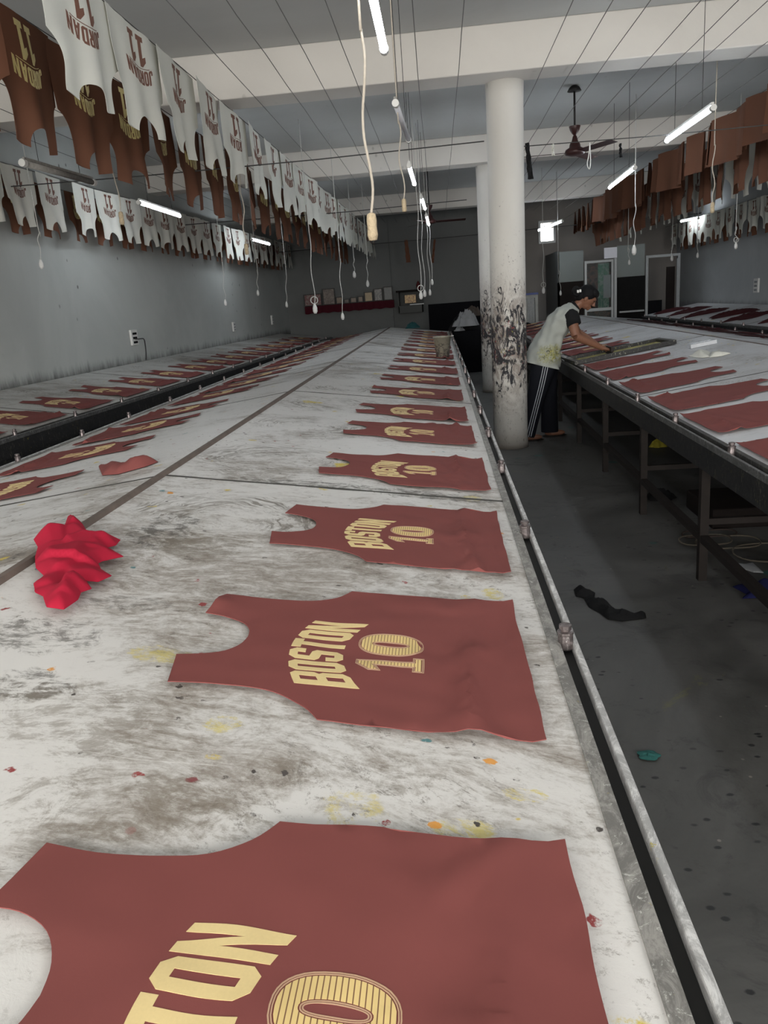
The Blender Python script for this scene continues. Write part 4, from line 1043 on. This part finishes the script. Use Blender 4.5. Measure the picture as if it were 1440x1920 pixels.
# aluminium glass door
def alu_frame(name, px, label, cat, mids=(), t=.045, Y=Yp):
    x0, y0, x1, y1 = px; a = atY(x0, 540, Y).x; b2 = atY(x1, 540, Y).x; zt = atY((x0+x1)/2, y0, Y).z
    e = empty(name, ((a+b2)/2, Y, 0)); w = (b2-a)/2
    m = MB(); m.box((-w, -.02, 0), (-w+t, .02, zt)).box((w-t, -.02, 0), (w, .02, zt)).box((-w+t, -.02, zt-t), (w-t, .02, zt)).box((-w+t, -.02, 0), (w-t, .02, t))
    for z in mids: m.box((-w+t, -.018, z-.03), (w-t, .018, z+.03))
    m.build('door_frame', MT['alu'], e); return e, w, zt
e, w, zt = alu_frame('door_1', (1096, 488, 1150, 600), '', 'door', (atY(1125, 580, Yp).z,)); e['kind'] = 'structure'
MB().box((-w+.045, .03, .0), (w-.045, .05, zt-.05)).build('curtain', picmat('dark_patterned_curtain', (.010, .007, .007, 1), (.10, .04, .035, 1), 9), e)
MB().box((-w*.05, .022, .95), (w*.72, .029, zt-.06)).build('green_sheet', picmat('green_sheet', (.04, .13, .09, 1), (.20, .26, .23, 1), 6), e)
MB().box((w-.20, .014, 1.15), (w-.05, .021, zt-.30)).build('reflection_sheet', MT['greycloth'], e)  # pale sheet stands in for a bright reflection in the door glass
mg, nt, bb = newmat('clear_glass'); bb.inputs['Base Color'].default_value = (.9, .95, .95, 1); bb.inputs['Roughness'].default_value = .03; bb.inputs['Transmission Weight'].default_value = 1.; bb.inputs['IOR'].default_value = 1.08
MB().box((-w+.045, -.004, .05), (w-.045, .002, zt-.05)).build('glass_pane', mg, e)
o = MB().box((atY(1151, 540, Yp).x, Yp-.03, 0), (atY(1156, 540, Yp).x, Yp+.03, atY(1153, 484, Yp).z)).build('door_post', MT['alu']); tag(o, 'bright metal post right of the glass door', 'post')
e = empty('partition_wall', (atY(1183, 560, Yp).x, Yp, 0)); tag(e, 'partition panel with grey top and black lower half right of the glass door', 'partition')
panel(1157, 459, 1209, 518, .04, MT['panelgrey'], 'upper_board', e); panel(1157, 518.5, 1209, 600, .04, flat('black_lower_board', (.009, .009, .009, 1), .8, 0, .4, 7, spec=.15), 'lower_board', e, 0.)
panel(1160, 582, 1206, 585, -.08, MT['alu'], 'ledge', e)
e, w, zt = alu_frame('door_2', (1210, 477, 1274, 600), '', 'door', (), .05); e['kind'] = 'structure'
MB().box((-w+.05, .2, 0), (w*.15, .22, 1.02)).build('lower_board', MT['black'], e)
MB().box((w*.30, .1, 0), (w*.80, .12, zt-.25)).build('open_leaf', MT['panelbrown'], e)
MB().box((w*.78, -.05, 0), (w*.86, -.01, zt-.1)).build('leaf_edge', MT['alu'], e)
# plain white board put in for a bright patch above the glass door
m = MB(); boxpx(m, 1133, 464, 1157, 484, Yp, .03); o = m.build('white_plate', flat('white_laminate', (.75, .76, .82, 1), .5, 0, .03)); tag(o, 'small blank bright white board above the glass door', 'sign')

# ------------------------------------------------------------------ switch boards on the walls
def onWL(x, y, off=0.):
    d = ray(x, y); s = (-4.56+off)/(d[0]-.05*d[1]); return Vector((d[0]*s, d[1]*s, CAMZ+d[2]*s))
def onWR(x, y, off=0.):
    d = ray(x, y); s = (wr(0)-off)/d[0]; return Vector((d[0]*s, d[1]*s, CAMZ+d[2]*s))
def board(fn, px, hgt, wid, label, plug=False, side=1):
    p = fn(*px); e = empty('switch_board', tuple(p)); tag(e, label, 'switch board', 'wall switch boards'); s = side
    o = MB().box((0 if s > 0 else -.03, -wid/2, -hgt/2), (.03 if s > 0 else 0, wid/2, hgt/2)).build('box', MT['plast'] if s > 0 else MT['plast'], e); bevel(o, .005)
    m = MB()
    for k in range(3): m.box((.03*s-.003, -wid*.3, -hgt*.38+k*hgt*.28), (.03*s+.005, wid*.3, -hgt*.38+k*hgt*.28+hgt*.14))
    m.build('switch', MT['black'] if plug else MT['alu'], e)
    if plug:
        o = MB().tube([Vector(q) for q in spline([(.02, 0, -hgt*.1), (.07, .02, -hgt*.12), (.09, .14, -hgt*.15), (.07, .22, -hgt*.5), (.06, .23, -hgt*1.1), (.05, .22, -hgt*1.55)], 4)], .008, 6).build('plug_cord', MT['wire'], e, smooth=True)
    return e
board(onWL, (249, 633), .20, .22, 'white switch board with a plugged black cord on the left wall', True)
board(onWL, (437, 613), .17, .16, 'small switch board farther down the left wall')
board(onWL, (509, 600), .2, .14, 'small switch board near the back of the left wall')
board(onWR, (1420, 535), .24, .20, 'switch board on the right wall', False, -1)

# ------------------------------------------------------------------ cloths drawn from their outline
def outline_cloth(name, pts, h, mat, label, seed=1., cat='cloth', step=.012, M=None, fine=4.5, facets=0):
    c = sum((Vector(p) for p in pts), Vector((0, 0)))/len(pts)
    L = [(p[0]-c.x, p[1]-c.y) for p in pts]; V2, T = fill([L], step)
    def ed(x, y):
        d = 9.
        for i in range(len(L)):
            a = Vector(L[i]); b2 = Vector(L[(i+1) % len(L)]); q = Vector((x, y)); t = max(0, min(1, (q-a).dot(b2-a)/max((b2-a).length_squared, 1e-9))); d = min(d, (q-a.lerp(b2, t)).length)
        return d
    rg = random.Random(int(seed*10)); xs_ = [q[0] for q in L]; ys_ = [q[1] for q in L]; sd = []
    while len(sd) < facets:
        q = (rg.uniform(min(xs_), max(xs_)), rg.uniform(min(ys_), max(ys_)))
        if inside(q, [L]) and all(math.hypot(q[0]-t[0], q[1]-t[1]) > .055 for t in sd): sd.append((q[0], q[1], rg.uniform(.2, 1.), rg.uniform(-9, 9), rg.uniform(-9, 9)))
    V = []
    for x, y in V2:
        if facets:
            wx = x+.018*noise.noise(Vector((x*9, y*9, 1))); wy = y+.018*noise.noise(Vector((x*9, y*9, 7)))
            ds = [((wx-t[0])**2+(wy-t[1])**2) for t in sd]; dm = min(ds); ws = [math.exp(-(d_-dm)/.0003) for d_ in ds]; W_ = sum(ws)
            z = sum(w_*max(0, t[2]+t[3]*(wx-t[0])+t[4]*(wy-t[1])) for w_, t in zip(ws, sd))/W_
            z = .2+.8*min(1.3, z)+.10*noise.noise(Vector((x*14, y*14, seed)))
            e_ = min(1, ed(x, y)/.030); V.append((x, y, .006+h*(.12+.88*max(.0, z)*e_**.8))); continue
        e_ = min(1, ed(x, y)/(h*1.1)); q = Vector((x*fine+seed, y*fine, seed)); r1 = max(0, 1-abs(noise.noise(q))*3.2); r2 = max(0, 1-abs(noise.noise(q*2.1+Vector((5, 1, 2))))*3.)
        V.append((x, y, .003+h*(e_**.7)*(.30+.5*r1+.28*r2)))
    o = ob(name, mesh_of(name, V, T, mat, True)); solid(o, .002, 1.)
    o.matrix_world = (M or Matrix()) @ Matrix.Translation((c.x, c.y, 0)); return tag(o, label, cat) if label else o
# plane frame of the right slope of the central table: local z=0 on the board surface
def slopeM(x0, z0, t):
    return Matrix.Translation((x0, 0, z0)) @ Matrix.Rotation(-math.atan(t), 4, 'Y')
SM = slopeM(XE, .7262, -.14+.0005); SMi = SM.inverted()
def tolocal(px, M, Mi, z0, x0, t): p = Mi @ onP(px[0], px[1], z0, x0, t); return (p.x, p.y)
R_ = [(580, 235), (640, 262), (690, 300), (735, 372), (800, 440), (890, 395), (1015, 440), (975, 485), (905, 503), (1040, 580), (860, 620), (825, 640), (850, 690), (940, 745), (830, 795), (720, 785), (770, 855), (680, 885), (655, 950), (540, 1030), (400, 1010), (370, 920), (300, 885), (290, 810), (380, 745), (310, 680), (300, 590), (325, 500), (290, 435), (370, 370), (450, 380), (530, 375)]
P_ = [(x/4.5, y/4.5+920) for x, y in R_]
redpts = [tolocal(p, SM, SMi, .7262+.012, XE, -.14) for p in P_]
outline_cloth('red_cloth', redpts, .042, MT['red'], 'crumpled bright red cloth lying on the ridge of the central table', 3.3, step=.007, M=SM @ Matrix.Translation((0, 0, .008)), fine=6., facets=17)
B_ = [(470, 650), (500, 632), (545, 660), (575, 665), (570, 690), (640, 715), (680, 755), (760, 770), (825, 765), (830, 790), (710, 805), (640, 795), (600, 765), (545, 735), (520, 690), (480, 680)]
fl = Matrix()
outline_cloth('black_cloth', [tuple(atZ(x/2.667+900, y/2.667+860, .01))[:2] for x, y in B_], .055, MT['blackcloth'], 'twisted black cloth lying on the aisle floor', 2., fine=9, step=.009)
outline_cloth('blue_cloth', [tuple(atZ(x, y, .01))[:2] for x, y in [(1374, 1098), (1395, 1092), (1440, 1091), (1500, 1092), (1500, 1117), (1440, 1118), (1392, 1120), (1400, 1112)]], .05, MT['bluecloth'], 'navy blue cloth on the floor under the right table', 5., step=.012)
outline_cloth('white_scrap', [tuple(atZ(x, y, .01))[:2] for x, y in [(1377, 1054), (1395, 1056), (1411, 1053), (1432, 1072), (1413, 1071), (1396, 1066)]], .012, MT['greycloth'], 'flat grey-white scrap on the floor under the right table', 7.)
crumple('cloth_heap', tuple(atZ(1238, 935, 0)), (.10, .08), .07, MT['blackcloth'], 'small black cloth lump on the floor under the right table', 'cloth', 8.)
crumple('teal_scrap', tuple(atZ(1216, 1419, 0)), (.035, .025), .006, flat('teal_paint_chip', (.02, .12, .11, 1), .8), 'small teal scrap on the aisle floor', 'scrap', 8.)
q_ = atZ(1233, 832, .03); crumple('yellow_rag', (q_.x, q_.y, 0), (.07, .06), .07, flat('yellow_rag', (.28, .24, .02, 1), .9), 'small yellow rag on the floor far under the right table', 'cloth', 4.)
# belts / hoops under the right table
for i, (px, R1_, R2_, l) in enumerate([((1322, 1012), .14, .10, 'pale thin hoop on the floor by the right table leg'), ((1365, 1016), .17, .12, 'pale thin hoop right of the first one'), ((1450, 1035), .20, .16, 'large hoop at the edge of the picture under the right table'), ((1330, 1000), .15, .07, 'dark hoop lying behind the pale ones')]):
    c = atZ(*px, .02); m = MB(); m.tube([c+Vector((R1_*math.cos(t), R2_*math.sin(t), .004*math.sin(3*t))) for t in [2*PI*k/28 for k in range(29)]], .005, 6, False)
    tag(m.build('hoop', flat('pale_hoop_%d' % i, (.10, .085, .065, 1) if i != 3 else (.05, .035, .03, 1), .7), smooth=True), l, 'hoop', 'hoops under the right table')
# slab of dark boards under the right table
c = atZ(1395, 985, 0); o = MB().box((c.x-.2, c.y-.05, 0), (c.x+.5, c.y+.45, .12)).build('dark_box', MT['panelbrown']); bevel(o, .01); tag(o, 'low dark box on the floor under the right table', 'box')
# pale cloths on the right table
RMt = Rm @ Matrix.Translation((.064, 0, .7262)) @ Matrix.Rotation(-math.atan(.1377), 4, 'Y'); RMi = RMt.inverted()
def rloc(px):
    # intersect the view ray with the right table's near slope
    o0 = RMi @ Vector((0, 0, CAMZ)); d = RMi.to_3x3() @ Vector(tuple(ray(*px))); s = -o0.z/d.z; q = o0+d*s; return (q.x, q.y)
outline_cloth('white_cloth', [rloc((x/5.538+1180, y/5.538+580)) for x, y in [(615, 492), (660, 478), (700, 440), (760, 430), (840, 450), (838, 500), (760, 508), (690, 505)]], .045, MT['whitecloth'], 'small wadded cream cloth on the right table', 2.5, M=RMt)
outline_cloth('white_cloth', [rloc((x/5.538+1180, y/5.538+580)) for x, y in [(835, 505), (862, 445), (930, 440), (950, 462), (1055, 462), (960, 490)]], .05, MT['whitecloth'], 'pointed cream cloth right of the wadded one', 4.5, M=RMt)
q = rloc((1317, 649)); o = MB().box((-.11, -.05, 0), (.11, .05, .035)).build('clear_box', flat('pale_plastic_box', (.55, .57, .60, 1), .25)); bevel(o, .005); o.matrix_world = RMt @ Matrix.Translation((q[0], q[1], .002)); tag(o, 'small pale translucent box on the right table ridge side', 'box')
# crumpled piece on the left slope of the central table
SL = Matrix.Translation((-2.36, 0, .7262)) @ Matrix.Rotation(-math.atan(.126), 4, 'Y'); SLi = SL.inverted()
def lloc(px):
    o0 = SLi @ Vector((0, 0, CAMZ)); d = SLi.to_3x3() @ Vector(tuple(ray(*px))); s = -o0.z/d.z; q = o0+d*s; return (q.x, q.y)
outline_cloth('folded_scrap', [lloc((x/3.6, y/3.6+700)) for x, y in [(668, 632), (735, 628), (850, 618), (880, 628), (1030, 592), (1068, 604), (980, 636), (800, 686), (695, 694)]], .05, MT['maroon'], 'folded maroon scrap lying beside the ridge of the central table', 6.5, M=SL)
# crumpled dark jerseys on the far right table
FRM = Matrix.Translation((4.30, 0, .7262)) @ Matrix.Rotation(-math.atan(.1406), 4, 'Y')
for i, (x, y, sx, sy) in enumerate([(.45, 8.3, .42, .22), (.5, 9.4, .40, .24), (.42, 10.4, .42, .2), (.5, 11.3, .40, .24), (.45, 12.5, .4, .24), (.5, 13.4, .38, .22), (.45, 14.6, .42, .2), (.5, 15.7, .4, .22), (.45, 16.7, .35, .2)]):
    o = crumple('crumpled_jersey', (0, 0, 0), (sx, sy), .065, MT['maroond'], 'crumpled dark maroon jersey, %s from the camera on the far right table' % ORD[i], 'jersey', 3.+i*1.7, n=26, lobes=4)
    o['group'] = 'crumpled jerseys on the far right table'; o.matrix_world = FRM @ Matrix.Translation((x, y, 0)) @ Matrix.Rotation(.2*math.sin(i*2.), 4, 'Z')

# ------------------------------------------------------------------ screen frame being printed
e = empty('screen_frame', (0, 0, 0)); e.matrix_world = RMt @ Matrix.Translation((.42, 7.68, .008)) @ Matrix.Rotation(.06, 4, 'Z'); tag(e, 'paint-stained printing screen lying on the right table under the hands', 'printing screen')
m = MB(); A, B2, t = .47, .25, .045
for q in ((-A, -B2, A, -B2+t), (-A, B2-t, A, B2), (-A, -B2+t, -A+t, B2-t), (A-t, -B2+t, A, B2-t)): m.box((q[0], q[1], 0), (q[2], q[3], .035))
o = m.build('frame', mat_grimy_metal('inky_frame', (.010, .010, .010, 1), (.40, .39, .30, 1), .5, .1), e)
def mat_mesh():
    m_, nt, b = newmat('yellow_stained_screen_mesh'); g = G(nt); P = g.tc(); n = g.noise(g.map(P, (3, 9, 1)), 3, 6, .7, 1.)
    c = g.mix(g.ss(n, .42, .55), (.07, .07, .05, 1), (.55, .48, .12, 1)); c = g.mix(g.ss(g.noise(P, 8, 4), .6, .66), c, (.5, .5, .42, 1)); nt.links.new(c, b.inputs['Base Color']); b.inputs['Roughness'].default_value = .5; return m_
MB().box((-A+t, -B2+t, .004), (A-t, B2-t, .006)).build('screen_mesh', mat_mesh(), e)
hx = RMt @ Vector((.33, 7.62, 0))
# ------------------------------------------------------------------ the person
def mat_smock():
    m_, nt, b = newmat('stained_pale_smock'); g = G(nt); P = g.tc(); x, y, z = g.sep(P)[0:3]
    d = g.m('ADD', g.m('MULTIPLY', g.m('POWER', g.m('SUBTRACT', z, .83), 2.), 1/.012), g.m('MULTIPLY', g.m('POWER', g.m('SUBTRACT', x, .07), 2.), 1/.022))
    zone = g.ss(g.m('ADD', d, g.m('MULTIPLY', g.noise(P, 9, 4), 1.4)), 1.9, .7)
    n = g.noise(P, 22, 7, .75, 1.5)
    c = g.mix(g.noise(P, 6, 3), (.34, .36, .335, 1), (.42, .44, .41, 1))
    c = g.mix(g.m('MULTIPLY', zone, g.ss(n, .42, .52)), c, (.30, .30, .10, 1))
    c = g.mix(g.m('MULTIPLY', zone, g.ss(g.noise(P, 31, 7, .75, 1.), .52, .58)), c, (.06, .06, .05, 1))
    c = g.mix(g.m('MULTIPLY', zone, g.ss(g.noise(P, 45, 4, .75, 1.), .60, .64)), c, (.55, .48, .12, 1))
    nt.links.new(c, b.inputs['Base Color']); b.inputs['Roughness'].default_value = .9; return m_
PO = Vector((.98, 7.72, 0)); E_ = empty('person', tuple(PO)); tag(E_, 'person in pale stained smock and black trousers bending over the right table', 'person')
def loft(rings, seg=28, wob=0., seed=0.):
    """rings: (center, half-depth along n, half-width along Y, axis direction)"""
    V = []; Fc = []; n = len(rings)
    for i, (c, a, w, ax) in enumerate(rings):
        c = Vector(c); t = Vector(ax).normalized(); yv = Vector((0, 1, 0)); nn = t.cross(yv).normalized()*-1; yv = (yv-t*yv.dot(t)).normalized()
        for k in range(seg):
            th = 2*PI*k/seg; rr = 1+wob*noise.noise(Vector((math.cos(th)*2.2, math.sin(th)*2.2, i*.35+seed)))+wob*.4*math.sin(7*th+i*.5)
            cs, sn = math.cos(th), math.sin(th)
            V.append(c+nn*a*rr*math.copysign(abs(cs)**.85, cs)+yv*w*rr*math.copysign(abs(sn)**.85, sn))
    for i in range(n-1):
        for k in range(seg): k2 = (k+1) % seg; Fc.append((i*seg+k, i*seg+k2, (i+1)*seg+k2, (i+1)*seg+k))
    return V, Fc
def L(p): return Vector(p)-PO
def interp(rings, n=4):
    flatr = [tuple(r[0])+(r[1], r[2])+tuple(r[3]) for r in rings]; s = spline(flatr, n); return [((q[0], q[1], q[2]), q[3], q[4], (q[5], q[6], q[7])) for q in s]
# trousers
V = []; Fc = []
def addl(VF):
    n = len(V); V.extend(VF[0]); Fc.extend([tuple(i+n for i in f) for f in VF[1]])
legR = [((.995, 7.65, .82), .09, .08, (-.1, 0, -1)), ((.975, 7.635, .72), .115, .095, (-.15, 0, -1)), ((.935, 7.63, .55), .098, .088, (-.25, 0, -1)), ((.895, 7.625, .40), .082, .075, (-.3, 0, -1)), ((.845, 7.625, .22), .078, .07, (-.28, 0, -1)), ((.80, 7.625, .055), .082, .072, (-.25, 0, -1))]
legL = [((1.01, 7.79, .82), .09, .08, (.05, 0, -1)), ((1.02, 7.80, .72), .115, .095, (.05, 0, -1)), ((1.035, 7.80, .55), .095, .088, (.05, 0, -1)), ((1.045, 7.80, .40), .082, .075, (.02, 0, -1)), ((1.05, 7.80, .22), .080, .07, (0, 0, -1)), ((1.05, 7.80, .05), .085, .072, (0, 0, -1))]
for lg in (legR, legL): addl(loft([(L(c), a, w, ax) for c, a, w, ax in interp(lg)], 20, .05, 2.))
hips = [((.99, 7.72, .70), .10, .13, (0, 0, 1)), ((.99, 7.72, .78), .118, .165, (.1, 0, 1)), ((1.0, 7.72, .84), .105, .155, (.2, 0, 1)), ((1.02, 7.72, .88), .08, .12, (.35, 0, 1))]
addl(loft([(L(c), a, w, ax) for c, a, w, ax in interp(hips)], 24))
tr = ob('trousers', mesh_of('trousers', V, Fc, MT['trousers'], True), E_); solid(tr, .003)
for j, o_ in enumerate((-.022, 0, .022)):
    pts = []
    for (c, a, w, ax) in interp(legR): pts.append(L(c)+Vector((o_+.012, -w-.004, o_*.1)))
    m = MB(); m.tube(pts[2:], .0042, 5); o = m.build('side_stripe', MT['stripe'], None); o.parent = tr
# smock
sm = [((.975, 7.72, .725), .172, .20, (.30, 0, 1)), ((.99, 7.72, .80), .160, .195, (.30, 0, 1)), ((1.022, 7.72, .90), .135, .180, (.38, 0, 1)), ((1.075, 7.72, 1.0), .112, .165, (.5, 0, 1)), ((1.13, 7.72, 1.085), .115, .17, (.6, 0, 1)),
      ((1.19, 7.72, 1.155), .108, .172, (.75, 0, 1)), ((1.24, 7.72, 1.205), .090, .155, (.85, 0, 1)), ((1.275, 7.72, 1.235), .066, .105, (.9, 0, 1)), ((1.292, 7.72, 1.25), .058, .068, (1, 0, 1))]
VF = loft([(L(c), a, w, ax) for c, a, w, ax in interp(sm, 5)], 44, .13, 5.)
o = ob('smock', mesh_of('smock', VF[0], VF[1], mat_smock(), True), E_); solid(o, .004)
# shirt sleeves
for sy, sh, el in ((-1, (1.235, 7.585, 1.175), (1.262, 7.55, 1.085)), (1, (1.25, 7.865, 1.17), (1.30, 7.90, 1.09))):
    d = Vector(el)-Vector(sh); m = MB(); m.tube([L(Vector(sh)-d*.45), L(Vector(sh)-d*.1), L(Vector(sh)+d*.4), L(Vector(sh)+d*1.0)], [.045, .072, .074, .066], 18, True); m.build('shirt_sleeve', MT['blackcloth'], E_, smooth=True)
m = MB(); m.tube([L((1.262, 7.72, 1.225)), L((1.312, 7.72, 1.262))], [.064, .052], 18); m.build('shirt_collar', MT['blackcloth'], E_, smooth=True)
# body: one continuous surface
m = MB()
m.tube([L(p) for p in ((.99, 7.72, .80), (1.04, 7.72, .95), (1.13, 7.72, 1.08), (1.22, 7.72, 1.18), (1.27, 7.72, 1.225))], [.10, .085, .09, .08, .055], 16)
m.tube([L((1.26, 7.72, 1.215)), L((1.325, 7.72, 1.262)), L((1.375, 7.72, 1.30))], [.052, .045, .05], 14)
HR = Matrix.Rotation(math.radians(38), 4, 'Y'); HC = L((1.410, 7.72, 1.328))
m.ellip(HC, (.086, .070, .098), HR, 24, 16)
def hd(x, y, z): return HC+(HR @ Vector((x, y, z)))
m.ellip(hd(.030, 0, -.058), (.052, .050, .045), HR)           # jaw
m.ellip(hd(.072, 0, -.082), (.016, .020, .014), HR)           # chin
m.tube([hd(.080, 0, .012), hd(.094, 0, -.008), hd(.106, 0, -.026), hd(.088, 0, -.034)], [.009, .010, .013, .008], 10)   # nose
m.ellip(hd(.084, 0, -.055), (.012, .022, .006), HR, 12, 6); m.ellip(hd(.082, 0, -.066), (.011, .020, .006), HR, 12, 6)   # lips
m.ellip(hd(.078, 0, .022), (.012, .052, .010), HR, 14, 6)     # brow
for s in (-1, 1): m.ellip(hd(-.008, s*.070, -.018), (.016, .008, .028), HR, 12, 8)   # ears
def armv(sh, el, wr_, hand, curl):
    m.tube([L(sh), L(Vector(sh).lerp(Vector(el), .4)), L(el)], [.052, .050, .040], 14)
    m.tube([L(el), L(Vector(el).lerp(Vector(wr_), .35)), L(wr_)], [.040, .037, .024], 14)
    W_ = L(wr_); H_ = L(hand); f = (H_-W_).normalized(); side = Vector((0, 1, 0)); side = (side-f*side.dot(f)).normalized(); dn = f.cross(side); dn = dn if dn.z < 0 else -dn
    m.tube([W_-f*.01, W_+f*.02], [.024, .026], 12)
    Mx = Matrix((tuple(f)+(0,), tuple(side)+(0,), tuple(-dn)+(0,), (0, 0, 0, 1))).transposed()
    m.ellip(W_+f*.048, (.046, .036, .016), Mx, 16, 8)
    for k, (o_, ln) in enumerate(((-.027, .058), (-.010, .068), (.009, .064), (.026, .050))):
        b0 = W_+f*.078+side*o_; p1 = b0+f*ln*.42+dn*.006; p2 = p1+f*ln*.25+dn*ln*.38; p3 = p2-f*ln*.06+dn*ln*.32
        m.tube([b0-f*.02, b0, p1, p2, p3], [.0085, .0085, .008, .0075, .0065], 8)
    t0 = W_+f*.03-side*.028*curl; m.tube([t0, t0+f*.028-side*.022*curl+dn*.008, t0+f*.055-side*.020*curl+dn*.022], [.011, .010, .008], 8)
wR = hx+Vector((-.085, -.02, .085)); wL = hx+Vector((-.075, .14, .09))
armv((1.24, 7.575, 1.165), (1.268, 7.515, .985), tuple(wR), tuple(wR+Vector((.09, .02, -.03))), -1)
armv((1.26, 7.87, 1.16), (1.35, 7.93, 1.0), tuple(wL), tuple(wL+Vector((.09, -.01, -.03))), 1)
for lg in (legR, legL): m.tube([L((1.0, 7.72, .80))]+[L(q[0]) for q in lg[1:]], [.06]+[.055, .05, .045, .04, .036], 10)
for fx, fy in ((.80, 7.625), (1.05, 7.80)):
    m.tube([L((fx, fy, .09)), L((fx, fy, .045))], [.04, .042], 12); m.ellip(L((fx+.05, fy, .035)), (.105, .042, .032), None, 16, 8)
bo = m.build('body', MT['skin'], E_)
rm = bo.modifiers.new('remesh', 'REMESH'); rm.mode = 'VOXEL'; rm.voxel_size = .0048; rm.use_smooth_shade = True
sm_ = bo.modifiers.new('smooth', 'SMOOTH'); sm_.iterations = 3; sm_.factor = .5
# eyes, hair, sandals
for s in (-1, 1):
    m = MB(); m.ellip(hd(.076, s*.028, .002), (.009, .012, .005), HR, 10, 6); m.build('eye', MT['hair'], E_, smooth=True)
m = MB(); m.ellip(hd(-.014, 0, .022), (.088, .080, .092), HR, 28, 18); m.ellip(hd(-.055, 0, -.012), (.055, .066, .070), HR, 20, 12); m.ellip(hd(.028, 0, .062), (.060, .068, .046), HR, 20, 12)
hr = m.build('hair', MT['hair'], E_, smooth=True)
BN = L((1.306, 7.70, 1.388)); m = MB(); m.ellip(BN, (.042, .046, .050), None, 20, 12); m.tube([BN+Vector((.030*math.cos(t), -.030, .034*math.sin(t))) for t in [2*PI*k/14 for k in range(15)]], .014, 8); b_ = m.build('hair_bun', MT['hair'], None, smooth=True); b_.parent = hr
m = MB(); m.box((-.020, -.006, -.014), (-.002, .006, .012)); m.box((.002, -.006, -.010), (.020, .006, .016)); o = m.build('hair_clip', MT['plast'], None); o.parent = hr; o.location = BN+Vector((.018, -.062, .0)); bevel(o, .003)
for fx, fy in ((.80, 7.625), (1.05, 7.80)):
    m = MB(); m.ellip((fx+.045-PO.x, fy-PO.y, .010), (.125, .048, .010), None, 20, 6); m.build('sandal', MT['leg'], E_, smooth=True)
# squeegee
sq = empty('squeegee', (0, 0, 0)); sc_ = hx+Vector((.0, .06, .045)); sq.matrix_world = Matrix.Translation(sc_); tag(sq, 'dark squeegee pressed on the screen by both hands', 'squeegee')
o = MB().box((-.014, -.15, .0), (.014, .15, .045)).build('grip', MT['leg'], sq); bevel(o, .005)
MB().box((-.004, -.145, -.034), (.004, .145, .0)).build('blade', MT['slot'], sq)
